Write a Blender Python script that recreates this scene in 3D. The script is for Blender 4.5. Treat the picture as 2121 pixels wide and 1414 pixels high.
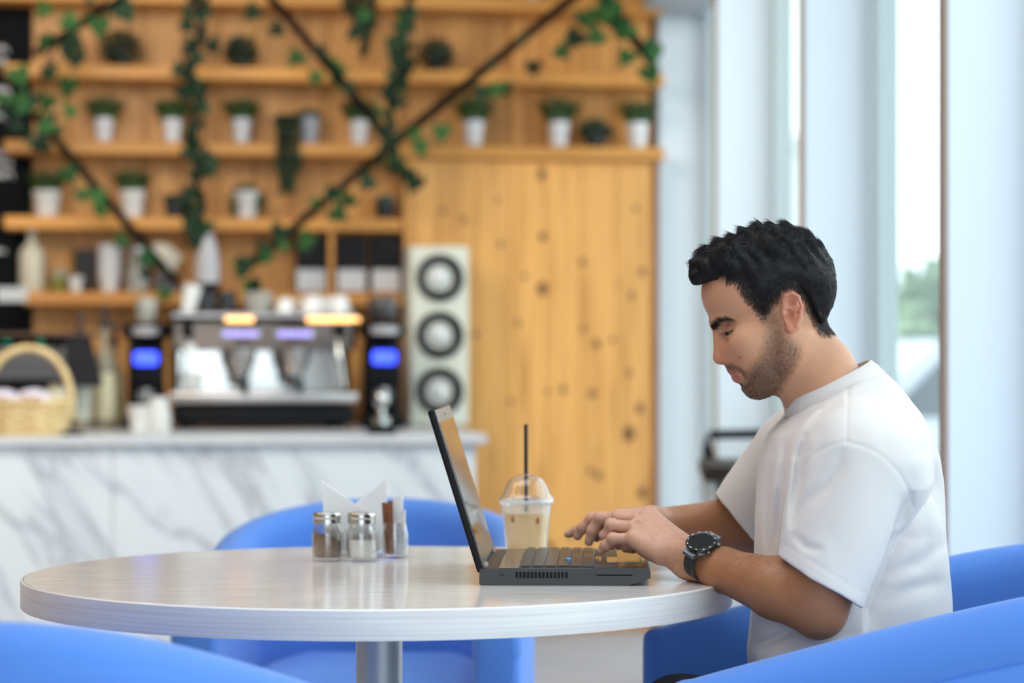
import bpy, bmesh, math, random
import numpy as np
from mathutils import Vector, Matrix, Euler
random.seed(7); np.random.seed(7)
for o in list(bpy.data.objects): bpy.data.objects.remove(o)
SC = bpy.context.scene
COL = SC.collection
R = math.radians
# ------------------------------------------------------------------ camera
FPX, HY, CZ = 5008.0, 742.0, 1.086          # focal length in pixels (2121 wide), horizon row, eye height
cam_d = bpy.data.cameras.new('camera'); cam = bpy.data.objects.new('camera', cam_d); COL.objects.link(cam)
cam.location = (0, 0, CZ); cam.rotation_euler = (R(90), 0, 0)
cam_d.sensor_width = 36; cam_d.lens = FPX * 36 / 2121
cam_d.shift_y = (HY - 707) / 2121
cam_d.dof.use_dof = True; cam_d.dof.focus_distance = 3.50; cam_d.dof.aperture_fstop = 2.9
cam_d.clip_end = 300
SC.camera = cam
# ------------------------------------------------------------------ world, light, exposure
SC.view_settings.view_transform = 'Standard'; SC.view_settings.look = 'None'
SC.view_settings.gamma = 1; SC.view_settings.use_curve_mapping = False
SC.view_settings.exposure = 0.25
W = bpy.data.worlds.new('overcast_sky'); SC.world = W; W.use_nodes = True
bg = W.node_tree.nodes['Background']; bg.inputs[0].default_value = (0.84, 0.925, 1.0, 1); bg.inputs[1].default_value = 2.85
def area(name, loc, size, power, col, rot=(0, 0, 0), sy=None):
    l = bpy.data.lights.new(name, 'AREA'); l.energy = power; l.color = col; l.size = size
    if sy: l.shape = 'RECTANGLE'; l.size_y = sy
    o = bpy.data.objects.new(name, l); COL.objects.link(o); o.location = loc; o.rotation_euler = rot
    return o
area('added_fill_light', (-1.7, 6.3, 2.85), 2.4, 48, (1, .93, .82), (R(52), 0, 0), sy=1.0)  # unseen lamp, added to brighten the bar and back wall
area('added_fill_light', (-2.6, 4.2, 3.35), 1.6, 20, (1, .70, .42), sy=1.6)  # unseen warm lamp, added to tint surfaces turned to the left
area('added_fill_light', (-0.6, 3.4, 3.3), 2.4, 32, (.97, .98, 1), sy=1.6)  # unseen lamp, added to brighten the table top
# ------------------------------------------------------------------ geometry helpers
def PX(x, y, D):
    return Vector(((x - 1060.5) * D / FPX, D, CZ - (y - HY) * D / FPX))
class MB:
    def __init__(s): s.v = []; s.f = []
    def add(s, v, f, M=None):
        b = len(s.v)
        s.v += [tuple(M @ Vector(p)) for p in v] if M is not None else [tuple(p) for p in v]
        s.f += [[i + b for i in q] for q in f]
        return s
    def box(s, c, d, bev=0, M=None, seg=1):
        bm = bmesh.new(); bmesh.ops.create_cube(bm, size=1)
        for v in bm.verts: v.co = Vector((v.co.x * d[0], v.co.y * d[1], v.co.z * d[2]))
        if bev > 0: bmesh.ops.bevel(bm, geom=bm.edges[:], offset=bev, segments=seg, affect='EDGES', profile=.5)
        for v in bm.verts: v.co += Vector(c)
        bm.verts.index_update()
        s.add([v.co[:] for v in bm.verts], [[v.index for v in f.verts] for f in bm.faces], M); bm.free(); return s
    def lathe(s, prof, n=24, c=(0, 0, 0), M=None, cap=True, a0=0, sx=1, sy=1):
        v = []; f = []
        for (r, z) in prof:
            for i in range(n):
                a = a0 + 2 * math.pi * i / n
                v.append((c[0] + r * sx * math.cos(a), c[1] + r * sy * math.sin(a), c[2] + z))
        for j in range(len(prof) - 1):
            for i in range(n):
                k = (i + 1) % n
                f.append([j * n + i, j * n + k, (j + 1) * n + k, (j + 1) * n + i])
        if cap:
            f.append(list(range(n))[::-1]); f.append([(len(prof) - 1) * n + i for i in range(n)])
        return s.add(v, f, M)
    def tube(s, pts, r, n=8, cap=True, M=None, closed=False, flat=1.0):
        pts = [Vector(p) for p in pts]; m = len(pts); v = []; f = []
        rr = r if isinstance(r, (list, tuple)) else [r] * m
        T = []
        for i in range(m):
            if closed: t = pts[(i + 1) % m] - pts[i - 1]
            else: t = pts[min(i + 1, m - 1)] - pts[max(i - 1, 0)]
            T.append(t.normalized())
        ref = Vector((0, 0, 1)) if abs(T[0].z) < .9 else Vector((1, 0, 0))
        nrm = T[0].cross(ref).normalized()
        for i in range(m):
            nrm = (nrm - T[i] * nrm.dot(T[i])).normalized(); b = T[i].cross(nrm)
            for k in range(n):
                a = 2 * math.pi * k / n
                v.append(tuple(pts[i] + (nrm * math.cos(a) + b * math.sin(a) * flat) * rr[i]))
        for i in range(m if closed else m - 1):
            j = (i + 1) % m
            for k in range(n):
                l = (k + 1) % n
                f.append([i * n + k, i * n + l, j * n + l, j * n + k])
        if cap and not closed:
            f.append(list(range(n))[::-1]); f.append([(m - 1) * n + k for k in range(n)])
        return s.add(v, f, M)
    def prism(s, poly, y0, y1, M=None, ax='y'):
        n = len(poly); v = []
        for y in (y0, y1):
            for (a, b) in poly: v.append((a, y, b) if ax == 'y' else ((y, a, b) if ax == 'x' else (a, b, y)))
        f = [list(range(n)), list(range(n, 2 * n))[::-1]]
        for i in range(n):
            j = (i + 1) % n; f.append([i, i + n, j + n, j])
        return s.add(v, f, M)
    def sphere(s, c, r, n=16, m=10, M=None, sc=(1, 1, 1)):
        v = [(c[0], c[1], c[2] - r * sc[2])]; f = []
        for j in range(1, m):
            t = math.pi * j / m
            for i in range(n):
                a = 2 * math.pi * i / n
                v.append((c[0] + r * sc[0] * math.sin(t) * math.cos(a), c[1] + r * sc[1] * math.sin(t) * math.sin(a), c[2] - r * sc[2] * math.cos(t)))
        v.append((c[0], c[1], c[2] + r * sc[2])); L = len(v) - 1
        for i in range(n):
            k = (i + 1) % n
            f.append([0, 1 + k, 1 + i]); f.append([L, 1 + (m - 2) * n + i, 1 + (m - 2) * n + k])
            for j in range(m - 2): f.append([1 + j * n + i, 1 + j * n + k, 1 + (j + 1) * n + k, 1 + (j + 1) * n + i])
        return s.add(v, f, M)
    def mesh(s, name, mat=None, smooth=40, fix=True):
        me = bpy.data.meshes.new(name); me.from_pydata(s.v, [], s.f)
        if fix:
            bm = bmesh.new(); bm.from_mesh(me); bmesh.ops.recalc_face_normals(bm, faces=bm.faces[:]); bm.to_mesh(me); bm.free()
        if smooth:
            me.shade_smooth()
            if smooth < 180: me.set_sharp_from_angle(angle=R(smooth))
        if mat: me.materials.append(mat)
        return me
    def build(s, name, mat=None, parent=None, smooth=40, loc=None, rz=0, **kw):
        return link(name, s.mesh(name, mat, smooth), parent, loc, rz, **kw)
def link(name, me, parent=None, loc=None, rz=0, **kw):
    o = bpy.data.objects.new(name, me); COL.objects.link(o)
    if parent: o.parent = parent
    if loc is not None: o.location = loc
    if rz: o.rotation_euler = (0, 0, rz)
    for k, v in kw.items(): o[k] = v
    return o
def thing(name, label, category, loc=(0, 0, 0), rz=0, group=None):
    o = bpy.data.objects.new(name, None); COL.objects.link(o); o.location = loc; o.rotation_euler = (0, 0, rz)
    o.empty_display_size = .05
    o['label'] = label; o['category'] = category
    if group: o['group'] = group
    return o
def tag(o, label, category, group=None):
    o['label'] = label; o['category'] = category
    if group: o['group'] = group
    return o
def struct(o, label=None):
    o['kind'] = 'structure'
    if label: o['label'] = label
    return o
def catmull(pts, n=6):
    P = [Vector(p) for p in pts]; P = [P[0] * 2 - P[1]] + P + [P[-1] * 2 - P[-2]]; out = []
    for i in range(1, len(P) - 2):
        for k in range(n):
            t = k / n; a, b, c, d = P[i - 1:i + 3]
            out.append(.5 * ((2 * b) + (c - a) * t + (2 * a - 5 * b + 4 * c - d) * t * t + (3 * b - a - 3 * c + d) * t ** 3))
    out.append(P[-2]); return out
# ------------------------------------------------------------------ materials
MATS = {}
def sr(r, g, b):   # sRGB 0-255 to linear
    return tuple((c / 255 / 12.92) if c / 255 <= .04045 else ((c / 255 + .055) / 1.055) ** 2.4 for c in (r, g, b)) + (1,)
def mat(name, col, rough=.5, metal=0, spec=.5, **kw):
    if name in MATS: return MATS[name]
    m = bpy.data.materials.new(name); m.use_nodes = True; b = m.node_tree.nodes['Principled BSDF']
    b.inputs['Base Color'].default_value = col; b.inputs['Roughness'].default_value = rough; b.inputs['Metallic'].default_value = metal
    b.inputs['Specular IOR Level'].default_value = spec
    for k, v in kw.items(): b.inputs[k.replace('_', ' ')].default_value = v
    MATS[name] = m; return m
class NT:
    def __init__(s, m): s.m = m; s.t = m.node_tree; s.b = s.t.nodes['Principled BSDF']
    def n(s, typ, **kw):
        x = s.t.nodes.new(typ)
        for k, v in kw.items():
            if k.startswith('_'): x.inputs[k[1:].replace('_', ' ')].default_value = v
            else: setattr(x, k, v)
        return x
    def l(s, a, b): s.t.links.new(a, b)
    def ramp(s, fac, stops):
        r = s.n('ShaderNodeValToRGB'); e = r.color_ramp.elements
        while len(e) < len(stops): e.new(.5)
        for i, (p, c) in enumerate(stops): e[i].position = p; e[i].color = c
        s.l(fac, r.inputs[0]); return r.outputs[0]
    def mix(s, fac, a, b, mode='MIX'):
        x = s.n('ShaderNodeMix', data_type='RGBA', blend_type=mode)
        for sock, val in ((x.inputs[0], fac), (x.inputs[6], a), (x.inputs[7], b)):
            if hasattr(val, 'is_output'): s.l(val, sock)
            else: sock.default_value = val
        return x.outputs[2]
    def math(s, op, a, b=0, c=None):
        x = s.n('ShaderNodeMath', operation=op)
        for i, val in enumerate((a, b) if c is None else (a, b, c)):
            if hasattr(val, 'is_output'): s.l(val, x.inputs[i])
            else: x.inputs[i].default_value = val
        return x.outputs[0]
    def bump(s, h, strength=.2, dist=.001):
        x = s.n('ShaderNodeBump'); x.inputs['Strength'].default_value = strength; x.inputs['Distance'].default_value = dist
        s.l(h, x.inputs['Height']); s.l(x.outputs[0], s.b.inputs['Normal'])
def noisecol(name, c1, c2, scale=8, rough=.5, stretch=(1, 1, 1), bump=0, detail=4, bscale=None, **kw):
    if name in MATS: return MATS[name]
    m = mat(name, c1, rough, **kw); t = NT(m)
    tc = t.n('ShaderNodeTexCoord'); mp = t.n('ShaderNodeMapping'); mp.inputs['Scale'].default_value = stretch
    t.l(tc.outputs['Object'], mp.inputs['Vector'])
    nz = t.n('ShaderNodeTexNoise'); nz.inputs['Scale'].default_value = scale; nz.inputs['Detail'].default_value = detail
    t.l(mp.outputs[0], nz.inputs['Vector'])
    t.l(t.ramp(nz.outputs['Fac'], [(.3, c1), (.7, c2)]), t.b.inputs['Base Color'])
    if bump:
        n2 = t.n('ShaderNodeTexNoise'); n2.inputs['Scale'].default_value = bscale or scale * 6; n2.inputs['Detail'].default_value = 3
        t.l(mp.outputs[0], n2.inputs['Vector']); t.bump(n2.outputs['Fac'], bump, .002)
    return m
def wood(name, base, dark, rough=.42, knots=None, grain=1.0, axis='z'):
    if name in MATS: return MATS[name]
    m = mat(name, base, rough, spec=.35); t = NT(m)
    tc = t.n('ShaderNodeTexCoord'); oi = t.n('ShaderNodeObjectInfo')
    add = t.n('ShaderNodeVectorMath', operation='ADD'); sc = t.n('ShaderNodeVectorMath', operation='SCALE'); sc.inputs['Scale'].default_value = 17
    cb = t.n('ShaderNodeCombineXYZ')
    for i in range(3): t.l(oi.outputs['Random'], cb.inputs[i])
    t.l(cb.outputs[0], sc.inputs[0]); t.l(tc.outputs['Object'], add.inputs[0]); t.l(sc.outputs[0], add.inputs[1])
    mp = t.n('ShaderNodeMapping'); mp.inputs['Scale'].default_value = {'z': (14, 14, .9), 'x': (.9, 14, 14)}[axis]
    t.l(add.outputs[0], mp.inputs['Vector'])
    n1 = t.n('ShaderNodeTexNoise'); n1.inputs['Scale'].default_value = 2.2; n1.inputs['Detail'].default_value = 5; n1.inputs['Distortion'].default_value = .6
    t.l(mp.outputs[0], n1.inputs['Vector'])
    c = t.ramp(n1.outputs['Fac'], [(.25, dark), (.5, base), (.75, tuple(min(1, v * 1.14) for v in base[:3]) + (1,))])
    hsv = t.n('ShaderNodeHueSaturation'); t.l(c, hsv.inputs['Color'])
    t.l(t.math('MULTIPLY_ADD', oi.outputs['Random'], .30, .84), hsv.inputs['Value'])
    c = hsv.outputs[0]
    # small scattered knots
    mp2 = t.n('ShaderNodeMapping'); mp2.inputs['Scale'].default_value = {'z': (1, 1, .55), 'x': (.55, 1, 1)}[axis]
    t.l(add.outputs[0], mp2.inputs['Vector'])
    vo = t.n('ShaderNodeTexVoronoi'); vo.inputs['Scale'].default_value = 4.2; t.l(mp2.outputs[0], vo.inputs['Vector'])
    k = t.math('SMOOTH_MIN', t.math('MULTIPLY', vo.outputs['Distance'], 9), 1, .2)
    c = t.mix(t.math('MULTIPLY', t.math('SUBTRACT', 1, k), .55), c, tuple(v * .32 for v in dark[:3]) + (1,))
    if knots:
        g = t.n('ShaderNodeNewGeometry'); acc = None
        for (p, s) in knots:
            sb = t.n('ShaderNodeVectorMath', operation='SUBTRACT'); t.l(g.outputs['Position'], sb.inputs[0]); sb.inputs[1].default_value = p
            ml = t.n('ShaderNodeVectorMath', operation='MULTIPLY'); t.l(sb.outputs[0], ml.inputs[0]); ml.inputs[1].default_value = (1 / s, .0, .75 / s)
            ln = t.n('ShaderNodeVectorMath', operation='LENGTH'); t.l(ml.outputs[0], ln.inputs[0])
            d = t.math('SUBTRACT', 1, ln.outputs['Value'])
            acc = d if acc is None else t.math('MAXIMUM', acc, d)
        kk = t.math('MINIMUM', t.math('MULTIPLY', t.math('MAXIMUM', acc, 0), 2.2), .85)
        c = t.mix(kk, c, (.055, .017, .008, 1))
    t.l(c, t.b.inputs['Base Color']); t.bump(n1.outputs['Fac'], .12, .002)
    return m
def glassy(name, tint=(1, 1, 1, 1), ior=1.45, base=.04, rough=.02, pwr=5):
    """thin clear pane: transparent with a fresnel reflection"""
    if name in MATS: return MATS[name]
    m = bpy.data.materials.new(name); m.use_nodes = True; t = m.node_tree; t.nodes.clear()
    out = t.nodes.new('ShaderNodeOutputMaterial'); mx = t.nodes.new('ShaderNodeMixShader'); tr = t.nodes.new('ShaderNodeBsdfTransparent')
    gl = t.nodes.new('ShaderNodeBsdfGlossy'); lw = t.nodes.new('ShaderNodeLayerWeight'); lw.inputs['Blend'].default_value = .5
    pw = t.nodes.new('ShaderNodeMath'); pw.operation = 'POWER'; pw.inputs[1].default_value = pwr; t.links.new(lw.outputs['Facing'], pw.inputs[0])
    fr = t.nodes.new('ShaderNodeMath'); fr.operation = 'MULTIPLY_ADD'; fr.inputs[1].default_value = .75; fr.inputs[2].default_value = base; t.links.new(pw.outputs[0], fr.inputs[0])
    tr.inputs[0].default_value = tint; gl.inputs['Roughness'].default_value = rough
    t.links.new(fr.outputs[0], mx.inputs[0]); t.links.new(tr.outputs[0], mx.inputs[1]); t.links.new(gl.outputs[0], mx.inputs[2]); t.links.new(mx.outputs[0], out.inputs[0])
    MATS[name] = m; return m
def emit(name, col, s):
    if name in MATS: return MATS[name]
    m = mat(name, col, .4); b = m.node_tree.nodes['Principled BSDF']
    b.inputs['Emission Color'].default_value = col; b.inputs['Emission Strength'].default_value = s; return m
# ------------------------------------------------------------------ the bar's own frame (turned 8 degrees)
BA = R(8.0); W0 = Vector((.563, 9.80, 0))
EX = Vector((math.cos(BA), math.sin(BA), 0)); EY = Vector((-math.sin(BA), math.cos(BA), 0))
def B(u, v, z): return W0 + EX * u - EY * v + Vector((0, 0, z))     # u to the right along the wall, v out from the wall
def bu(px, v):                      # u of the wall-parallel plane at v seen in pixel column px, and its depth
    k = (px - 1060.5) / FPX; o = W0 - EY * v
    u = (k * o.y - o.x) / (EX.x - k * EX.y)
    return u, o.y + u * EX.y
def bz(py, Y): return CZ - (py - HY) * Y / FPX
# palette
m_white = mat('white_paint', sr(226, 232, 238), .5)
m_ceil = mat('ceiling_white', (.8, .8, .8, 1), .8)
m_black = mat('black_metal', (.004, .004, .005, 1), .7, spec=.06)
m_blackp = mat('black_plastic', (.004, .0045, .006, 1), .45, spec=.14)
m_steel = mat('brushed_steel', (.50, .47, .45, 1), .30, 1)
m_mirror = mat('polished_steel', (.50, .51, .49, 1), .10, 1)
m_china = mat('white_china', (.82, .82, .80, 1), .25)
m_potw = mat('white_pot', (.80, .82, .84, 1), .35)
m_potd = mat('dark_pot', (.016, .019, .022, 1), .5)
m_potg = mat('grey_pot', (.42, .45, .48, 1), .5)
m_stone = mat('stone_pot', (.38, .37, .33, 1), .7)
WBASE, WDARK = (.70, .350, .098, 1), (.48, .20, .045, 1)
# ================================================================== SETTING
# floor
m_floor = noisecol('floor_tile', sr(176, 179, 188), sr(165, 168, 178), 3, .5, spec=.2)
fl = MB()
fl.box((-1.5, 3.2, -.05), (9, 14.8, .1)); struct(fl.build('floor', m_floor, smooth=0))
struct(MB().box((-1.7, 3.5, 3.45), (7.2, 15, .1)).build('ceiling', m_ceil, smooth=0))
struct(MB().box((-3.6, -4.0, 1.7), (3.2, .12, 3.4)).build('wall_front_blocker', mat('front_blocker_paint', sr(150, 140, 130), .7), smooth=0))  # unseen part wall, added to block light from behind left
struct(MB().box((-5.2, 3.2, 1.7), (.12, 14.4, 3.4)).build('wall_left', mat('left_wall_paint', (.42, .25, .12, 1), .6), smooth=0))  # unseen wall, coloured warm to bounce tan light onto the man
# back wall with planks
kn = []
def panel_pt(px, py, v):
    u, Y = bu(px, v); p = B(u, v, 0); return (p.x, p.y, bz(py, Y))
for (x, y, s) in [(1122, 362, .020), (1124, 490, .018), (1124, 598, .026), (1088, 572, .012), (1207, 543, .015), (1236, 712, .017), (1166, 806, .016), (1226, 815, .018), (1302, 898, .030), (1316, 432, .012), (1330, 563, .017), (1308, 612, .014), (1304, 772, .013), (1325, 845, .02), (1134, 810, .011), (985, 692, .013), (1073, 668, .012), (1208, 680, .013), (1268, 703, .012), (1037, 505, .013), (1057, 830, .012), (1090, 1010, .014), (1240, 985, .016), (1222, 975, .014), (1330, 1020, .022), (1180, 1110, .012), (1138, 1130, .018), (1030, 415, .01), (960, 455, .013), (918, 437, .012), (865, 150, .014), (840, 210, .016), (985, 20, .016)]:
    kn.append((panel_pt(x, y, .16 if y > 330 and x > 835 else .02), s))
m_wall = wood('pine_plank', WBASE, WDARK, knots=kn)
m_shelf = wood('pine_shelf', (.66, .30, .065, 1), (.47, .19, .038, 1), axis='x')
bw = MB().box((0, 0, 0), (5.3, .1, 3.6)).build('wall_back', mat('wall_backing', (.30, .14, .04, 1), .6), smooth=0)
bw.location = B(-2.62, -.085, 1.8); bw.rotation_euler = (0, 0, BA); struct(bw)
uL, _ = bu(67, .0); PW = -uL / round(-uL / .145)
pl = MB().box((0, 0, 0), (PW - .003, .03, 3.4), .003).mesh('plank', m_wall, 30)
uL, _ = bu(67, .0)
n = round(-uL / PW)
for i in range(n):
    o = link('plank', pl); o.parent = bw
    u = -PW * (i + .5)
    o.location = (u + 2.62, -.066, -.1)
# chalkboard strip left of the planks
m_chalk = noisecol('chalkboard', (.004, .005, .007, 1), (.008, .009, .011, 1), 4, .8, spec=.1)
cbw = 2.2
cb = thing('chalkboard', 'black chalkboard panel with white chalk writing at far left', 'chalkboard', B(uL - cbw / 2 - .004, .0, 0), BA)
MB().box((0, 0, 1.9), (cbw, .03, 2.6)).build('board', m_chalk, cb, 0)
m_ch = mat('chalk', (.75, .75, .75, 1), .9)
rr = random.Random(3)
for (py, wpx) in [(100, 14), (125, 10), (185, 18), (215, 14), (240, 10), (318, 26), (338, 22), (360, 24), (520, 9)]:
    u0, Y0 = bu(2, .03); 
    ln = MB(); x0 = u0 - (uL - cbw / 2 - .004) - .10; z0 = bz(py, Y0)
    pts = []; L = .10 + wpx / 530
    for k in range(40):
        pts.append((x0 + L * k / 39, -.018, z0 + .012 * math.sin(k * 1.9) + .008 * rr.uniform(-1, 1)))
    ln.tube(pts, .0035, 5); ln.build('chalk_line', m_ch, cb)
# shelves
SZ = [1.342, 1.632, 1.923, 2.215, 2.507]
SD = .20
u10, _ = bu(8, SD); u830, _ = bu(832, SD); u50, _ = bu(48, SD)
def shelf(z, ua, ub, label):
    o = MB().box((0, 0, 0), (ub - ua, SD, .05), .004).build('wall_shelf', m_shelf, None, 30)
    o.location = B((ua + ub) / 2, SD / 2 + .001, z - .025); o.rotation_euler = (0, 0, BA)
    tag(o, label, 'shelf', 'pine wall shelves')
shelf(SZ[4], u50 - .4, .012, 'topmost pine wall shelf at the upper edge of the photo')
shelf(SZ[3], u10, .014, 'second pine wall shelf from the top, holding three dark pots')
shelf(SZ[2], u10, .016, 'long pine shelf holding a row of small white pots')
shelf(SZ[1], u10, u830, 'shorter pine shelf with four wide pots above the bottles')
shelf(SZ[0], u50, u830, 'lowest pine shelf behind the coffee machine with bottles and bags')
ud, Yd = bu(686, .18)
o = MB().box((0, 0, 0), (.022, .17, SZ[1] - .05 - SZ[0]), .003).build('shelf_divider', m_shelf); o.location = B(ud, .1, (SZ[1] - .05 + SZ[0]) / 2); o.rotation_euler = (0, 0, BA)
tag(o, 'short upright pine divider between the black coffee bags', 'divider')
# proud panel on the right (planks one by one)
PT = .16
uA, _ = bu(836, PT)
pb = MB().box((uA / 2, 0, .93), (-uA - .012, .10, 1.86)).build('wall_panel', mat('panel_core', (.22, .10, .03, 1), .6), None, 0)
pb.location = B(0, .085, 0); pb.rotation_euler = (0, 0, BA); struct(pb)
npk = 7; wpk = (-uA - .03) / npk
plm = MB().box((0, 0, 0), (wpk - .0015, .02, 1.868), .002).mesh('plank', m_wall, 30)
for i in range(npk):
    o = link('plank', plm, pb, (uA + wpk * (i + .5), -.065 - (.001 if i % 2 else 0), .936))
MB().box((-.014, -.062, .936), (.028, .024, 1.87), .003).build('end_shade_strip', wood('end_shade_wood', (.30, .115, .028, 1), (.2, .07, .015, 1)), pb)  # dark strip paints the shade at the panel's right end
# ------------------------------------------------------------------ window wall on the right
WD = Vector((-.0646, 1, 0)).normalized(); WN = Vector((1, .0646, 0)).normalized()   # along the wall (away), outwards
tip0 = PX(1963, 742, 5.0); tip0.z = 0
wrz = math.atan2(WN.y, WN.x)
FS = 1.597; FD = .185; FT = .05
def wpt(t, s, z): return tip0 + WD * t + WN * s + Vector((0, 0, z))    # t away from the camera, s outwards from the fin tips
m_tan = mat('tip_shade_tan', sr(172, 152, 138), .5)
m_fin = mat('fin_white', sr(222, 232, 240), .55)
m_frame = mat('window_frame', sr(186, 200, 202), .4)
m_pane = glassy('window_glass', (.95, .985, .97, 1))
win = MB().box((0, 0, -.02), (.2, 15, .12)).build('trim_1', m_white, None, 0); win.location = wpt(-1.6, FD + .08, .03); win.rotation_euler = (0, 0, wrz); struct(win)
for k in range(-5, 4):
    f = MB().box((FD / 2, FT / 2, 1.7), (FD, FT, 3.4), .004).build('wall_fin', m_fin, None, 30)
    f.location = wpt(k * FS, 0, 0); f.rotation_euler = (0, 0, wrz); struct(f)
    MB().box((-.0035, FT / 2, 1.7), (.007, FT - .002, 3.39), .001).build('tip_shade_strip', m_tan, f)  # tan strip paints shade and wood bounce on the fin tip
    if k < 3:
        w = bpy.data.objects.new('window_%d' % (k + 6), None); COL.objects.link(w); w.location = wpt(k * FS, FD, 0); w.rotation_euler = (0, 0, wrz); struct(w)
        MB().box((.03, FT + .03, 1.75), (.06, .06, 3.3), .004).box((.03, FS - .03, 1.75), (.06, .06, 3.3), .004).box((.03, FS / 2, .13), (.06, FS - .1, .06), .004).box((.03, FS / 2 + .02, 3.37), (.06, FS - .1, .06)).build('frame', m_frame, w)
        MB().box((.03, FS / 2 + .02, 1.75), (.012, FS - .14, 3.2)).build('pane', m_pane, w, 0)
# wall piece between the last window and the pine wall, soffit over the last window
e = MB().box((.10, .30, 1.7), (.2, .6, 3.4)).build('wall_right', m_fin, None, 0); e.location = wpt(3 * FS + FT, .0, 0); e.rotation_euler = (0, 0, wrz); struct(e)
e = MB().box((.05, .79, 2.9), (.26, 1.5, .86)).build('trim_2', mat('soffit_grey', sr(170, 178, 186), .6), None, 0); e.location = wpt(2 * FS + FT, .0, .0); e.rotation_euler = (0, 0, wrz); struct(e)
# ------------------------------------------------------------------ outside
g = MB().box((0, 0, 0), (90, 120, .1)).build('ground', noisecol('paving', sr(205, 205, 200), sr(180, 182, 178), .6, .8), None, 0); g.location = (40, 55, -.25); struct(g)
def leafblob(mb, c, r, n, s, rnd, sc=(1, 1, 1)):
    for _ in range(n):
        while True:
            p = Vector((rnd.uniform(-1, 1), rnd.uniform(-1, 1), rnd.uniform(-1, 1)))
            if .35 < p.length < 1: break
        p = Vector((p.x * r * sc[0], p.y * r * sc[1], p.z * r * sc[2])) + Vector(c)
        e = Euler((rnd.uniform(0, 6), rnd.uniform(0, 6), rnd.uniform(0, 6))).to_matrix().to_4x4(); e.translation = p
        k = s * rnd.uniform(.6, 1.2)
        mb.add([(-k, 0, 0), (0, -k * .5, .1 * k), (k, 0, 0), (0, k * .5, .1 * k)], [[0, 1, 2, 3]], e)
m_tree = noisecol('tree_leaves', (.20, .33, .17, 1), (.36, .47, .27, 1), 1.2, .6)
m_bark = mat('bark', (.12, .09, .06, 1), .8)
def tree(px, D, h, cr, label, sc=(1, 1, 1.1), n=1400):
    p = PX(px, 742, D); r = random.Random(int(px)); t = thing('street_tree', label, 'tree', (p.x, p.y, -.2), group='trees outside the windows')
    MB().tube([(0, 0, 0), (.05, 0, h * .4), (0, .05, h * .75)], [.16, .12, .05], 8).build('trunk', m_bark, t)
    mb = MB()
    for k in range(7):
        leafblob(mb, (r.uniform(-.6, .6) * cr, r.uniform(-.6, .6) * cr, h - cr * r.uniform(.35, 1.5)), cr * .62, n // 7, .16, r, sc)
    mb.build('crown', m_tree, t, 0)
tree(1880, 28, 2.1, 1.0, 'round green tree seen through the nearest tall window')
tree(1962, 21, 1.9, .85, 'darker green tree at the right edge of the nearest window')
tree(1836, 34, 1.7, .8, 'smaller pale tree left in the nearest tall window')
bld = thing('far_building', 'pale flat-roofed building outside, seen between the white fins', 'building', (4.3, 44, -.2), 0)
MB().box((0, 0, 2.4), (2.9, 6, 4.9)).build('wall', mat('pale_render', sr(232, 232, 226), .8), bld, 0)
MB().box((0, 0, 4.95), (3.1, 6.4, .25)).build('parapet', mat('pale_render2', sr(215, 215, 210), .8), bld, 0)
for i in range(2): MB().box((-.7 + i * 1.4, -3.02, 2.6), (.9, .08, 1.4)).build('window', mat('far_glass', sr(200, 212, 218), .2), bld, 0)
car = thing('parked_car', 'pale car parked outside behind the nearest window', 'car', (3.2, 15.5, -.2), R(4))
MB().prism([(-1.9, .3), (-1.9, .75), (-1.2, .9), (-.7, 1.4), (.8, 1.4), (1.4, .95), (1.95, .8), (1.95, .3)], -.8, .8).build('body', mat('car_paint', sr(215, 222, 232), .25), car, 20)
MB().prism([(-1.0, .93), (-.6, 1.34), (.7, 1.34), (1.15, .95)], -.82, .82).build('window', mat('car_glass', (.04, .05, .06, 1), .1), car, 0)
for sx in (-1.25, 1.25):
    MB().lathe([(.31, -.85), (.31, .85)], 16, M=Matrix.Translation((sx, 0, .31)) @ Matrix.Rotation(R(90), 4, 'X')).build('wheel', m_black, car)
# ================================================================== BAR
CTZ = .832; CF, CBK = 1.62, .17
uR, _ = bu(1003, CF); uR2, _ = bu(985, CF - .03)
def marble():
    m = mat('white_marble', sr(232, 236, 240), .22); t = NT(m)
    tc = t.n('ShaderNodeTexCoord'); mp = t.n('ShaderNodeMapping'); vr = t.n('ShaderNodeMapping'); vr.inputs['Rotation'].default_value = (0, R(-52), 0); mp.inputs['Scale'].default_value = (1.0, 1, 4.5)
    t.l(tc.outputs['Object'], vr.inputs['Vector']); t.l(vr.outputs[0], mp.inputs['Vector'])
    nz = t.n('ShaderNodeTexNoise'); nz.inputs['Scale'].default_value = 1.15; nz.inputs['Detail'].default_value = 6; nz.inputs['Roughness'].default_value = .55; nz.inputs['Distortion'].default_value = .5
    t.l(mp.outputs[0], nz.inputs['Vector'])
    d = t.math('ABSOLUTE', t.math('SUBTRACT', nz.outputs['Fac'], .5))
    c = t.ramp(d, [(0, sr(172, 176, 181)), (.018, sr(200, 205, 210)), (.06, sr(214, 219, 223)), (.3, sr(219, 223, 226))])
    t.l(c, t.b.inputs['Base Color']); return m
ct = thing('bar_counter', 'white marble bar counter with grey diagonal veins', 'counter', B(uR2, 0, 0), BA)
LB = 3.6
m_marble = marble()
npan = 3; pwid = LB / npan
for i in range(npan):
    MB().box((-pwid * (i + .5), -CF + .045, (CTZ - .034) / 2), (pwid - .002, .03, CTZ - .034), .002).build('marble_panel', m_marble, ct)
MB().box((-LB / 2 - .01, -(CF + CBK) / 2 + .06, (CTZ - .05) / 2), (LB - .03, CF - CBK - .16, CTZ - .05)).build('carcass', mat('counter_core', sr(190, 192, 194), .6), ct, 0)
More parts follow.
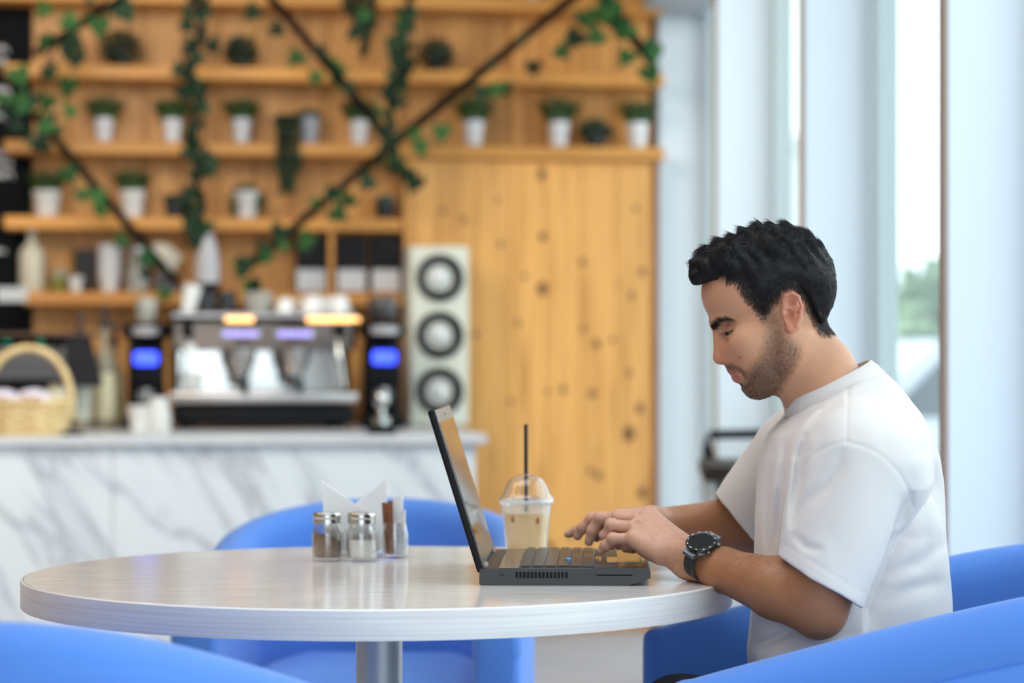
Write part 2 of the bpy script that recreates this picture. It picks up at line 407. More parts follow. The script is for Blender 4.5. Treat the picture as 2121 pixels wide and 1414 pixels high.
wt = MB().box((-LB / 2 + (uR - uR2), 0, 0), (LB + .02, CF - CBK, .032), .004).build('worktop', noisecol('worktop_stone', sr(204, 205, 207), sr(190, 191, 195), 6, .3)); wt.location = B(uR2, (CF + CBK) / 2, CTZ - .016); wt.rotation_euler = (0, 0, BA)
tag(wt, 'pale grey stone worktop lying on the marble counter', 'worktop')
def bar_thing(name, label, cat, px, v, z=CTZ, group=None, rz=0):
    u, Y = bu(px, v); return thing(name, label, cat, B(u, v, z), BA + rz, group), Y / FPX       # metres per pixel there
# espresso machine
t, q = bar_thing('espresso_machine', 'wide chrome and black espresso machine in the middle of the bar', 'coffee machine', 547, .95)
w = 388 * q; s = q
def mz(py): return (885 - py) * q
MB().box((0, .27, (mz(838) + mz(872)) / 2), (w * .97, .50, mz(832) - mz(872)), .015, seg=2).build('base_body', mat('machine_black', (.005, .006, .008, 1), .45, spec=.15), t)
for sx in (-1, 1):
    for yy in (.08, .45): MB().lathe([(.03, 0), (.024, mz(868))], 14, (sx * w * .40, yy, 0)).build('foot', m_blackp, t)
MB().box((0, .20, mz(819)), (w, .42, mz(808) - mz(829)), .006, seg=2).build('drip_tray', m_steel, t)
MB().box((0, .405, (mz(715) + mz(808)) / 2), (w * .90, .02, mz(712) - mz(808))).build('splash_panel', m_mirror, t, 0)
MB().box((0, .47, (mz(655) + mz(832)) / 2), (w * .94, .14, mz(655) - mz(832)), .01).build('rear_body', mat('machine_black', (0, 0, 0, 1)), t)
MB().prism([(.02, mz(664)), (.42, mz(655)), (.42, mz(722)), (.10, mz(718))], -w * .485, w * .485, ax='x').build('head_panel', m_steel, t, 20)
MB().box((0, .27, mz(648)), (w * .985, .48, .022), .006).build('cup_rail', m_steel, t)
for sx in (-1, 1):
    MB().prism([(0, mz(660)), (.43, mz(650)), (.43, mz(830)), (.36, mz(832)), (.40, mz(720)), (.06, mz(720))], sx * w * .485 - .008, sx * w * .485 + .008, ax='x').build('side_panel', m_blackp, t, 20)
    # steam wand with knob
    MB().tube(catmull([(sx * w * .40, .08, mz(690)), (sx * w * .41, .05, mz(735)), (sx * w * .43, .03, mz(800))], 5), .007, 8).build('steam_wand', m_mirror, t)
    MB().lathe([(.020, -.03), (.022, 0), (.014, .012)], 14, M=Matrix.Translation((sx * w * .405, .015, mz(684))) @ Matrix.Rotation(R(90), 4, 'X')).build('steam_knob', m_blackp, t)
for sx in (-.125, .165):
    g = MB().lathe([(.062, 0), (.058, -.05), (.045, -.075), (.04, -.095)], 24, (sx * w * 1.0, .15, mz(716))).build('group_head', m_steel, t)
    MB().lathe([(.038, -.096), (.036, -.13), (.02, -.14)], 20, (sx * w, .15, mz(716))).build('portafilter_basket', m_mirror, g)
    MB().tube([(sx * w, .12, mz(716) - .11), (sx * w + .01, .0, mz(716) - .125), (sx * w + .015, -.07, mz(716) - .14)], [.009, .013, .016], 10).build('portafilter_handle', m_blackp, g)
    bx = MB().box((sx * w, .012, mz(687)), (.14, .012, .028), .004).build('button_panel', mat('button_silver', (.5, .5, .52, 1), .3, .6), t)
    for k in range(5): MB().lathe([(.009, 0), (.008, .004)], 12, M=Matrix.Translation((sx * w - .05 + k * .025, .006, mz(687))) @ Matrix.Rotation(R(90), 4, 'X')).build('button', emit('violet_button', (.35, .25, 1, 1), 1.2), bx)
for (x0, wd) in ((-.13, .10), (.37, .19)):
    MB().box((x0 * w * 1.0, .016, mz(657)), (wd, .006, .018), .003).build('warm_reflection', emit('warm_reflection', (1, .52, .16, 1), 2.2), t)  # glowing strip stands in for a warm reflection on the steel
MB().lathe([(.018, 0), (.02, .01)], 16, M=Matrix.Translation((-.39 * w, .06, mz(716))) @ Matrix.Rotation(R(90), 4, 'X')).build('gauge', m_china, t)
MTOP = CTZ + mz(648) + .011; MU, MV = bu(547, .95)[0], .95
def cup_mesh(r, h, up=True, hd=True):
    mb = MB(); pr = [(r * .55, 0), (r * .62, .004), (r * .8, h * .35), (r, h), (r * .94, h), (r * .74, h * .35), (r * .5, .01)]
    if not up: pr = [(a, h - b) for a, b in pr]
    mb.lathe(pr, 20, cap=False)
    if hd:
        zz = h * .55
        mb.tube([(r * .8, 0, zz + h * .25), (r * 1.35, 0, zz + h * .2), (r * 1.35, 0, zz - h * .12), (r * .75, 0, zz - h * .22)], .004, 6)
    return mb.mesh('cup', m_china, 60)
mug = cup_mesh(.045, .07); ecup = cup_mesh(.042, .06, False)
def place(me, name, label, cat, px, v, z, rz=0, sc=1, group=None):
    u, Y = bu(px, v); o = link(name, me, None, B(u, v, z), BA + rz); o.scale = (sc,) * 3; return tag(o, label, cat, group)
for i, (px, sc, lb) in enumerate([(590, .90, 'small low white cup on the machine, left of the two big bowls'), (646, 1.08, 'middle white cup turned over on top of the coffee machine'), (702, 1.08, 'rightmost white cup turned over on top of the coffee machine'), (672, 1.0, 'white cup in second row between two turned-over cups')]):
    place(ecup, 'coffee_cup', lb, 'cup', px, .74 if i < 3 else .60, MTOP, 2.0 + i, sc, 'cups on the coffee machine')
# grinders
def grinder(px, label, hopper, rim):
    t, q = bar_thing('coffee_grinder', label, 'grinder', px, .80)
    def z(py): return (884 - py) * q
    MB().box((0, .03, z(872)), (.150, .26, .05), .01, seg=2).build('base', m_blackp, t)
    MB().box((0, .07, (z(700) + z(870)) / 2), (.132, .16, z(700) - z(870)), .025, seg=3).build('body', m_blackp, t)
    MB().box((0, -.01, z(760)), (.125, .10, z(716) - z(800)), .015, seg=2).build('head', m_blackp, t)
    MB().box((0, -.062, z(738)), (.086, .006, .050), .012, seg=2).build('display', emit('blue_display', (.045, .09, 1, 1), 1.6), t)
    MB().lathe([(.045, z(715)), (.085, z(690)), (.088, z(672)), (.06, z(664))], 24, (0, .03, 0)).build('collar', m_blackp, t)
    MB().lathe([(.05, z(690)), (.055, z(676)), (.03, z(672))], 24, (0, -.03, .0)).build('chrome_cap', mat('grinder_cap', (.5, .48, .5, 1), .3), t)
    MB().lathe([(.03, z(668)), (hopper, z(655)), (hopper * 1.1, z(620)), (hopper * .9, z(612))], 20, (0, .03, 0)).build('hopper', rim, t)
    MB().lathe([(.012, 0), (.012, -.05)], 10, (0, -.05, z(800))).build('spout', m_steel, t)
    MB().lathe([(.034, 0), (.03, .01)], 18, M=Matrix.Translation((0, -.012, z(815))) @ Matrix.Rotation(R(90), 4, 'X')).build('dial', mat('dial_grey', (.22, .22, .22, 1), .35, .7), t)
grinder(303, 'black coffee grinder with blue display, left of the coffee machine', .035, mat('hopper_smoke', (.35, .35, .30, 1), .15))
grinder(793, 'black coffee grinder with blue display, between machine and loudspeaker', .05, mat('hopper_dark', (.05, .045, .045, 1), .12))
# loudspeaker with three drivers
t, q = bar_thing('loudspeaker', 'pale green loudspeaker tower with three round chrome drivers', 'loudspeaker', 910, .50)
def z(py): return (889 - py) * q
hh = z(518); ww = 122 * q
MB().box((0, .14, hh / 2), (ww, .28, hh), .006, seg=2).build('cabinet', mat('speaker_pale', sr(224, 224, 206), .4), t)
MB().box((0, -.004, hh / 2), (ww * .98, .012, hh * .985), .003).build('front_plate', mat('speaker_plate', sr(224, 224, 207), .3), t)
for py in (584, 702, 818):
    Mx = Matrix.Translation((.0, -.010, z(py))) @ Matrix.Rotation(R(90), 4, 'X'); r = 47 * q
    d = MB().lathe([(r * 1.02, 0), (r * 1.04, .014), (r * .97, .022), (r * .70, .022), (r * .64, .004)], 32, M=Mx, cap=False).build('driver_ring', m_blackp, t)
    MB().lathe([(r * .72, .010), (r * .60, .004), (r * .42, -.012), (r * .36, -.014)], 32, M=Mx, cap=False).build('cone', mat('driver_cone', (.55, .55, .54, 1), .18, 1), d)
    MB().lathe([(r * .46, -.016), (r * .44, .002), (r * .30, .014), (r * .1, .019), (.001, .02)], 28, M=Mx, cap=False).build('dust_cap', mat('driver_cap', (.80, .80, .78, 1), .32, .2), d)
# tamper on its stand
t, q = bar_thing('coffee_tamper', 'shiny steel tamper on a black stand at the counter edge', 'tamper', 790, 1.555)
MB().box((0, 0, .016), (.092, .08, .032), .004).build('stand', m_blackp, t)
MB().lathe([(.028, .033), (.028, .055), (.012, .062), (.010, .085), (.022, .10), (.026, .118), (.018, .135), (.004, .14)], 20).build('tamper', m_mirror, t)
# register
t, q = bar_thing('cash_register', 'black point of sale terminal behind the wicker basket', 'cash register', 75, 1.0, rz=R(0))
def z(py): return (893 - py) * q
Mt = Matrix.Translation((0, .02, z(745))) @ Matrix.Rotation(R(-14), 4, 'X')
MB().box((0, 0, 0), (.36, .035, .19), .008, M=Mt, seg=2).build('monitor', m_blackp, t)
MB().box((-.02, -.019, .0), (.29, .003, .15), M=Mt).build('screen', mat('screen_off', (.004, .004, .005, 1), .12), t, 0)
MB().box((.015, -.022, .058), (.022, .003, .016), .001, M=Mt).build('green_icon', emit('green_icon', (.0, .28, .17, 1), .6), t)
MB().box((-.10, -.022, .058), (.02, .003, .014), .001, M=Mt).build('green_icon', emit('green_icon', (0, 0, 0, 1), 1), t)
MB().prism([(.10, z(694)), (.185, z(694)), (.228, z(795)), (.215, z(802)), (.10, z(798))], -.04, .10).build('printer_cover', mat('printer_black', (.014, .014, .016, 1), .5, spec=.2), t, 20)
MB().box((.02, .0, z(694)), (.40, .12, .012), .003).build('top_ledge', mat('ledge_brown', (.10, .055, .03, 1), .5), t)
MB().box((0, .05, z(840)), (.10, .06, z(790) - z(893) - .02), .008).build('stand', mat('stand_grey', (.02, .02, .024, 1), .5, spec=.2), t)
MB().box((0, .03, .012), (.24, .2, .022), .006).build('foot_plate', m_blackp, t)
# syrup bottles by the register
def bottle_prof(r, h): return [(r * .96, 0), (r, .006), (r, h * .60), (r * .85, h * .68), (r * .34, h * .78), (r * .32, h * .93), (r * .36, h * .935), (r * .36, h)]
m_btl = mat('bottle_glass', (.55, .50, .36, 1), .08, Transmission_Weight=.5)
m_lab = mat('bottle_label', sr(226, 220, 196), .6); m_pump = mat('pump_black', (.03, .03, .032, 1), .35)
for (px, v, h, lab, lb) in [(166, .86, .33, sr(215, 214, 200), 'syrup bottle with black pump nearest the register'), (216, .80, .36, sr(228, 216, 178), 'tall cream-labelled syrup bottle with black pump beside the left grinder'), (236, .60, .30, sr(200, 190, 150), 'dim syrup bottle standing behind the cream-labelled one'), (118, .98, .26, sr(214, 208, 180), 'short cream bottle showing through the basket handle')]:
    t, q = bar_thing('syrup_bottle', lb, 'bottle', px, v, group='syrup bottles by the register')
    r = .040
    MB().lathe(bottle_prof(r, h), 24).build('glass', m_btl, t)
    MB().lathe([(r * 1.02, h * .10), (r * 1.02, h * .56)], 24, cap=False).build('label_band', mat('label_%d' % px, lab, .6), t)
    MB().lathe([(.017, h), (.017, h + .03), (.007, h + .035), (.007, h + .06), (.016, h + .062), (.015, h + .078)], 14).tube([(0, 0, h + .07), (0, -.05, h + .072), (0, -.06, h + .05)], .006, 6).build('pump', m_pump, t)
# cups under the left grinder
pcup = MB().lathe([(.030, 0), (.043, .085), (.046, .088), (.043, .092)], 22).mesh('paper_cup', mat('paper_white', sr(232, 230, 224), .6), 50)
place(pcup, 'paper_cup', 'white paper cup standing right in front of the left grinder', 'cup', 288, 1.02, CTZ, 0, .95, 'paper cups by the left grinder')
t, q = bar_thing('cup_stack', 'stack of white paper cups turned over beside the left grinder', 'cups', 329, 1.0)
for k in range(3): MB().lathe([(.044, 0), (.040, .03), (.03, .085)], 22, (0, 0, .016 * k)).build('cup', mat('paper_white2', sr(214, 214, 212), .6), t)
place(mug, 'coffee_mug', 'white mug standing on the left of the chrome drip tray', 'mug', 398, .82, CTZ + (885 - 808) * bu(547, .95)[1] / FPX + .001, 2.5, .95)
# plant and pots on the machine, small items
# basket with wrapped pastries
t, q = bar_thing('wicker_basket', 'pale wicker basket with a tall arched handle on the counter', 'basket', 58, 1.49)
m_wick = noisecol('wicker', sr(236, 212, 160), sr(205, 172, 112), 30, .6, bump=.4)
bw_, bd_ = 92 * q, .115
bh = 70 * q
NS = 30
def bring(zf):
    k = .84 + .16 * zf; return [(bw_ * k * math.copysign(abs(math.cos(a)) ** .8, math.cos(a)), bd_ * k * math.copysign(abs(math.sin(a)) ** .8, math.sin(a))) for a in [2 * math.pi * i / NS for i in range(NS)]]
rows = 9
for j in range(rows):
    zf = (j + .5) / rows; ring = bring(zf)
    pts = [(x * (1 + .018 * (1 if (i + j) % 2 else -1)), y * (1 + .03 * (1 if (i + j) % 2 else -1)), zf * bh) for i, (x, y) in enumerate(ring)]
    MB().tube(pts, bh / rows * .52, 6, closed=True).build('weave_row', m_wick, t, 60)
MB().tube([(x, y, bh) for x, y in bring(1.02)], .009, 8, closed=True).build('rim', m_wick, t, 60)
MB().prism(bring(.05), .002, .008, ax='z').build('bottom', m_wick, t, 0)
for i in range(0, NS, 3):
    a, b = bring(0), bring(1); MB().tube([(a[i][0], a[i][1], 0), (b[i][0], b[i][1], bh)], .005, 6).build('stake', m_wick, t)
hp = [(bw_ * .98 * math.cos(a), 0, bh * .5 + (bh * .5 if 0 else 0) + (188 * q - bh * .5 - .012) * max(0, math.sin(a)) ** .75) for a in [math.pi * i / 28 for i in range(29)]]
MB().tube(hp, .0125, 8).build('handle', m_wick, t, 60)
m_wrap = mat('cellophane_wrap', sr(214, 208, 224), .12); m_choc = mat('brown_pastry', sr(150, 88, 48), .5)
def wrapped(px, label, zc, v, k):
    tt, q2 = bar_thing('wrapped_pastry', label, 'pastry', px, v, CTZ + zc, 'wrapped pastries in the basket')
    mb = MB(); mb.sphere((0, 0, .03), .06, 18, 10, sc=(1.05, .55, .62)); rw = random.Random(k)
    mb.v = [(x + rw.uniform(-.004, .004), y + rw.uniform(-.004, .004), z + rw.uniform(-.003, .003)) for x, y, z in mb.v]
    mb.build('wrapper', m_wrap, tt, 60)
    for j in range(2): MB().box((-.02 + j * .03, -.034, .028), (.022, .006, .035), .003).build('pastry_window', m_choc, tt)
wrapped(70, 'wrapped brown pastry under the middle of the basket handle', .086, 1.50, 1)
wrapped(2, 'wrapped pastry in the basket, cut off by the photo edge', .086, 1.50, 2)
o = MB().box((0, 0, .006), (.07, .05, .012), .003, seg=2).build('card_reader', m_blackp); o.location = B(bu(150, 1.55)[0], 1.55, CTZ); o.rotation_euler = (0, 0, BA + .3); tag(o, 'small black card reader lying at the right foot of the basket', 'card reader')
# ================================================================== SHELF THINGS
def sh(px, k, v=.11):                      # point on shelf k seen at column px, metres per pixel
    u, Y = bu(px, v); return B(u, v, SZ[k]), Y / FPX
def leafcol(name, c1, c2, rough=.45):
    if name in MATS: return MATS[name]
    m = mat(name, c1, .6, spec=.15); t = NT(m); oi = t.n('ShaderNodeObjectInfo')
    t.l(t.ramp(oi.outputs['Random'], [(.1, c1), (.9, c2)]), t.b.inputs['Base Color']); return m
m_grass = noisecol('grass_green', (.018, .048, .012, 1), (.06, .115, .028, 1), 40, .5)
m_dgreen = noisecol('deep_green', (.014, .032, .014, 1), (.035, .065, .028, 1), 30, .5)
m_ivy = leafcol('ivy_leaf', (.016, .070, .018, 1), (.050, .145, .035, 1))
m_ivyd = leafcol('ivy_dark', (.008, .022, .010, 1), (.024, .058, .026, 1))
m_stem = mat('vine_stem', (.014, .018, .011, 1), .7, spec=.1)
m_soil = mat('potting_soil', (.02, .013, .009, 1), .9)
def blade(mb, p, d, L, wd, bend, r):
    d = Vector(d).normalized(); s = d.cross(Vector((0, 0, 1)))
    s = s.normalized() if s.length > .05 else Vector((1, 0, 0))
    p = Vector(p); q = []
    for i in range(4):
        t = i / 3; c = p + d * L * t + Vector((d.x, d.y, -.6)) * (bend * L * t * t); w_ = wd * (1 - t * .9)
        q += [c - s * w_, c + s * w_]
    mb.add(q, [[0, 1, 3, 2], [2, 3, 5, 4], [4, 5, 7, 6]])
def tuft(r, h, n, seed, spread=.8, wd=.0035):
    rd = random.Random(seed); mb = MB()
    for _ in range(n):
        a = rd.uniform(0, 6.28); k = rd.random() ** .5
        blade(mb, (math.cos(a) * r * .7 * k, math.sin(a) * r * .7 * k, 0), (math.cos(a) * spread * k, math.sin(a) * spread * k, 1), h * rd.uniform(.65, 1.1), wd, rd.uniform(.1, .5), rd)
    return mb
def bush(r, n, seed, sc=(1, 1, 1), s=.014):
    rd = random.Random(seed); mb = MB(); leafblob(mb, (0, 0, 0), r, n, s, rd, sc); return mb
def pot_prof(r, h, tap=.72): return [(r * tap, 0), (r * tap + .001, .003), (r * .97, h * .88), (r * 1.03, h * .90), (r * 1.03, h), (r * .93, h), (r * .90, h * .9)]
def potted(name, label, px, k, wpx, hpx, potm, fol, folm, group, v=.11, tap=.72, off=0):
    p, q = sh(px, k, v); t = thing(name, label, 'potted plant', p, BA, group)
    r, h = wpx * q / 2, hpx * q
    MB().lathe(pot_prof(r, h, tap), 24, cap=False).lathe([(r * tap, .001), (.0005, .001)], 24, cap=False).build('pot', potm, t, 50)
    MB().lathe([(r * .9, h * .9), (.001, h * .93)], 20, cap=False).build('soil', m_soil, t)
    kind = fol[0]
    if kind == 'tuft': o = tuft(fol[1] * q, fol[2] * q * 1.45, 460, px, wd=.0045, spread=.62).build('foliage', folm, t, 0); o.location = (off * q, -.01, h * .92); o.scale = (1, .62, 1)
    elif kind == 'bush': o = bush(fol[1] * q, 420, px, fol[2]).build('foliage', folm, t, 0); o.location = (off * q, 0, h + fol[3] * q)
    return t, r, h
GP = 'small white pots in a row on the long shelf'
for (px, w_, h_, fr, fh, lb) in [(215, 42, 50, 30, 42, 'small white pot of grass, leftmost on the long shelf'), (357, 42, 50, 30, 42, 'small white pot of grass left of the hanging vine'), (500, 42, 52, 28, 40, 'small white pot of grass between hanging vine and trailing plant'), (743, 40, 52, 27, 40, 'small white pot of grass close behind the crossing rods'), (981, 44, 54, 30, 46, 'small white pot of grass alone in the right half of the shelf'), (1157, 44, 54, 30, 46, 'small white pot of grass left of the black bowl plant'), (1320, 44, 54, 30, 46, 'small white pot of grass at the right end of the shelf')]:
    potted('potted_grass', lb, px, 2, w_, h_, m_potw, ('tuft', fr, fh), m_grass, GP)
potted('bowl_plant', 'black bowl with a low green plant near the right shelf end', 1233, 2, 52, 30, m_potd, ('bush', 32, (1.1, 1, .7), 8), m_dgreen, None)
t, r, h = potted('grey_bucket_plant', 'grey pot beside the long trailing plant on the shelf', 640, 2, 44, 58, m_potg, ('bush', 22, (1.2, 1, .5), 3), m_dgreen, None)
for (px, w_, h_, lb, fo) in [(97, 58, 54, 'wide white pot with grass at the left end of the short shelf', ('tuft', 30, 40)), (274, 54, 56, 'wide white pot with pointed green plant beside the black rod', ('tuft', 30, 40)), (510, 54, 56, 'white pot with a round wreath of leaves behind it', ('bush', 40, (1, .5, 1), -22))]:
    potted('potted_herb', lb, px, 1, w_, h_, m_china, fo, m_grass, 'wide white pots on the short shelf', v=.115)
potted('dark_bowl_plant', 'dark bowl with a low plant behind the hanging vine', 362, 1, 44, 36, m_potd, ('bush', 20, (1.1, 1, .5), 2), m_dgreen, None, tap=.8)
potted('dark_cup_plant', 'dark cup with blue-green succulent at the right end of short shelf', 797, 1, 42, 34, m_potd, ('bush', 20, (1, 1, .6), 3), noisecol('succulent', (.08, .14, .11, 1), (.14, .22, .17, 1), 30, .5), None, tap=.8)
for (px, w_, h_, fr, lb) in [(250, 42, 38, 46, 'dark pot with a spreading bush, leftmost on its shelf'), (499, 38, 38, 36, 'dark pot with a bush beside the hanging vine high up'), (902, 40, 36, 40, 'dark pot with a round bush right of the rod crossing')]:
    potted('dark_potted_bush', lb, px, 3, w_, h_, m_potd, ('bush', fr, (1, .8, .85), 2), m_dgreen, 'dark pots on the second shelf')
p, q = sh(1105, 4); o = MB().lathe(pot_prof(.03, .06), 20).build('white_cup', m_potw); o.location = p; tag(o, 'bottom of a white pot on the topmost shelf', 'pot')
# trailing plants: strands with leaves
lf_small = MB().add([(0, 0, 0), (-.007, 0, -.012), (0, -.003, -.028), (.007, 0, -.012)], [[0, 1, 2], [0, 2, 3]])
def trailing(name, label, px, k, hang, wid, n, seed, v=.17, pot=None, z0=.05):
    p, q = sh(px, k, v); t = thing(name, label, 'trailing plant', p, BA); rd = random.Random(seed)
    lv = MB()
    for i in range(n):
        a = rd.uniform(-1, 1); L = hang * rd.uniform(.45, 1) * (1 - .35 * abs(a)); x1 = a * wid * .75
        pts = catmull([(a * wid * .5, .03, z0 * .4), (a * wid * .8, -.03, z0), (x1, -.06 - rd.uniform(0, .03), -.06), (x1 * .8 + rd.uniform(-.02, .02), -.06 - rd.uniform(0, .03), -L * .5), (x1 * .45 + rd.uniform(-.02, .02), -.055, -L)], 6)
        MB().tube(pts, .0022, 4).build('strand', m_stem, t)
        for c in pts[2:]:
            for _ in range(4):
                e = Euler((rd.uniform(-.8, .8), rd.uniform(-.9, .9), rd.uniform(0, 6.28))).to_matrix().to_4x4(); e.translation = c
                lv.add(lf_small.v, lf_small.f, e)
    lv.build('leaves', m_dgreen, t, 0)
    MB().lathe(pot_prof(.035, .05), 18).build('pot', m_potd, t)
trailing('trailing_plant', 'dark trailing plant hanging below the long shelf beside the grey pot', 592, 2, .245, .062, 14, 5, z0=.11)
trailing('trailing_plant', 'thin trailing plant hanging from the topmost shelf in the middle', 752, 4, .30, .10, 10, 9)
# ------------------------------------------------------------------ lower shelf: bottles, cups, bags
def bottleish(name, label, cat_, px, prof, m, k=0, v=.11, group=None):
    p, q = sh(px, k, v); o = MB().lathe(prof(q), 24).build(name, m, None, 50); o.location = p; o.rotation_euler = (0, 0, BA); return tag(o, label, cat_, group)
t = thing('milk_bottle', 'tall frosted glass bottle at the left end of lowest shelf', 'bottle', sh(66, 0)[0], BA); q = sh(66, 0)[1]
MB().lathe(bottle_prof(26 * q, 132 * q), 24).build('glass', mat('frosted_bottle', sr(222, 214, 190), .35, Transmission_Weight=.15), t, 50)
MB().lathe([(10 * q, 122 * q), (10.5 * q, 134 * q), (8 * q, 136 * q)], 18).build('cap', m_china, t)
t = thing('herb_jar', 'small glass jar with green leaves on the lowest shelf', 'jar', sh(124, 0)[0], BA); q = sh(124, 0)[1]
MB().lathe([(19 * q, 0), (21 * q, 2 * q), (21 * q, 30 * q), (17 * q, 34 * q)], 22).build('contents', mat('green_herbs', (.20, .20, .04, 1), .6), t, 50)
MB().lathe([(18 * q, 34 * q), (18 * q, 44 * q), (15 * q, 45 * q)], 22).build('lid', mat('jar_lid_pale', (.35, .36, .28, 1), .4), t, 50)
def cupstack(px, label, n, m, v=.11):
    p, q = sh(px, 0, v); t = thing('cup_stack', label, 'cups', p, BA, 'stacks of cups on the lowest shelf')
    for k in range(n): MB().lathe([(16 * q, 0), (24 * q, 40 * q), (24.5 * q, 42 * q)], 22, (0, 0, k * 11.5 * q)).build('cup', m[k % len(m)], t, 50)
m_dcup = mat('dark_cup', (.035, .033, .034, 1), .5); m_wcup = mat('white_cup', sr(226, 224, 224), .5)
cupstack(175, 'stack of dark paper cups on the lowest shelf', 5, [m_dcup])
place(pcup, 'paper_cup', 'single white cup standing in front of the dark cup stack', 'cup', 157, .178, SZ[0], 0, .66)
cupstack(226, 'stack of white paper cups on the lowest shelf', 6, [m_wcup])
t = thing('glass_canister', 'clear canister half filled with white beside the white cup stack', 'canister', sh(285, 0)[0], BA); q = sh(285, 0)[1]
MB().lathe([(22 * q, 0), (23 * q, 3 * q), (23 * q, 40 * q), (.001, 42 * q)], 22).build('contents', m_wcup, t, 50)
MB().lathe([(24 * q, 0), (24.5 * q, 3 * q), (24.5 * q, 80 * q), (20 * q, 84 * q)], 22).build('glass', mat('canister_glass', (.75, .78, .7, 1), .1, Transmission_Weight=.75), t, 50)
MB().lathe([(22 * q, 84 * q), (22 * q, 94 * q), (18 * q, 96 * q)], 22).build('lid', m_steel, t, 50)
t = thing('filter_holder', 'dark holder with fanned white coffee filters below hanging vine', 'filter holder', sh(345, 0)[0], BA); q = sh(345, 0)[1]
MB().box((0, 0, 18 * q), (48 * q, .07, 36 * q), .004).build('holder', mat('holder_dark', (.10, .10, .11, 1), .4), t)
for k in range(5): MB().prism([(-8 * q, 30 * q), (8 * q, 30 * q), ((k - 2) * 9 * q + 16 * q, 98 * q - abs(k - 1) * 6 * q), ((k - 2) * 9 * q - 16 * q, 104 * q - abs(k - 1) * 8 * q)], -.02 + k * .01, -.017 + k * .01).build('filter', mat('filter_paper', sr(226, 218, 200), .8), t, 0)
t = thing('whipped_cream_bottle', 'tall white cone-shaped bottle standing beside the hanging vine', 'bottle', sh(430, 0, .14)[0], BA); q = sh(430, 0, .14)[1]
MB().lathe([(22 * q, 0), (23 * q, 20 * q)], 22).build('base', m_blackp, t)
MB().lathe([(24 * q, 20 * q), (25.5 * q, 50 * q), (22 * q, 85 * q), (13 * q, 118 * q), (8 * q, 138 * q), (5 * q, 144 * q)], 22).build('body', mat('cream_bottle', sr(226, 226, 232), .3), t, 60)
bags = [(644, 62, 'black coffee bag with white label, left of the wooden divider'), (726, 60, 'black coffee bag with white label, right of the wooden divider'), (797, 58, 'black coffee bag with white label at the right end of lowest shelf')]
for (px, wp, lb) in bags:
    p, q = sh(px, 0, .10); t = thing('coffee_bag', lb, 'coffee bag', p, BA, 'coffee bags on the lowest shelf'); w_ = wp * q; h_ = 118 * q
    MB().prism([(-w_ / 2, 0), (w_ / 2, 0), (w_ / 2, h_ * .86), (w_ * .44, h_), (-w_ * .44, h_), (-w_ / 2, h_ * .86)], -.045, .045).build('bag', mat('bag_black', (.008, .008, .010, 1), .5, spec=.2), t, 20)
    MB().box((0, -.047, h_ * .22), (w_ * .97, .004, h_ * .38), .001).build('paper_label', mat('bag_label', sr(224, 226, 230), .6), t)
# things on top of the machine
def top(px, v): u, Y = bu(px, v); return B(u, v, MTOP), Y / FPX
p, q = top(535, .72); t = thing('succulent_pot', 'stone bowl with a small green plant on the coffee machine', 'potted plant', p, BA)
MB().lathe([(22 * q, 0), (28 * q, 22 * q), (30 * q, 44 * q), (26 * q, 44 * q), (24 * q, 38 * q), (.001, 38 * q)], 24, cap=False).build('pot', m_stone, t, 50)
bush(14 * q, 120, 4, (1, 1, 1.3), .010).build('foliage', m_ivyd, t, 0).location = (-9 * q, 0, 56 * q)
p, q = top(388, .72); t = thing('white_mug', 'small tilted white cup at the left end of the machine top', 'cup', p, BA)
MB().lathe([(14 * q, 0), (18 * q, 30 * q), (19 * q, 58 * q), (16 * q, 60 * q)], 22, M=Matrix.Rotation(R(12), 4, 'Y')).build('cup', m_china, t, 50)
for (px, lb) in ((428, 'black milk jug under the white cone-shaped bottle'), (470, 'dark blue-black mug left of the stone bowl')):
    p, q = top(px, .70); t = thing('dark_mug', lb, 'mug', p, BA, 'dark mugs on the machine')
    MB().lathe([(19 * q, 0), (20 * q, 4 * q), (20 * q, 44 * q), (17 * q, 44 * q), (16 * q, 8 * q)], 22).build('mug', mat('mug_navy', (.018, .022, .03, 1), .35), t, 50)
    MB().tube([(19 * q, 0, 36 * q), (30 * q, 0, 34 * q), (30 * q, 0, 16 * q), (19 * q, 0, 10 * q)], .004, 6).build('handle', mat('mug_navy', (0, 0, 0, 1)), t)
# price card on the left shelf end
u, Y = bu(25, SD + .01); o = MB().box((0, 0, 0), (.115, .006, .055), .001).build('price_card', mat('card_white', sr(205, 205, 205), .6)); o.location = B(u, SD + .006, SZ[0] - .012); o.rotation_euler = (0, 0, BA); tag(o, 'white paper card at the left end of the lowest shelf', 'card')
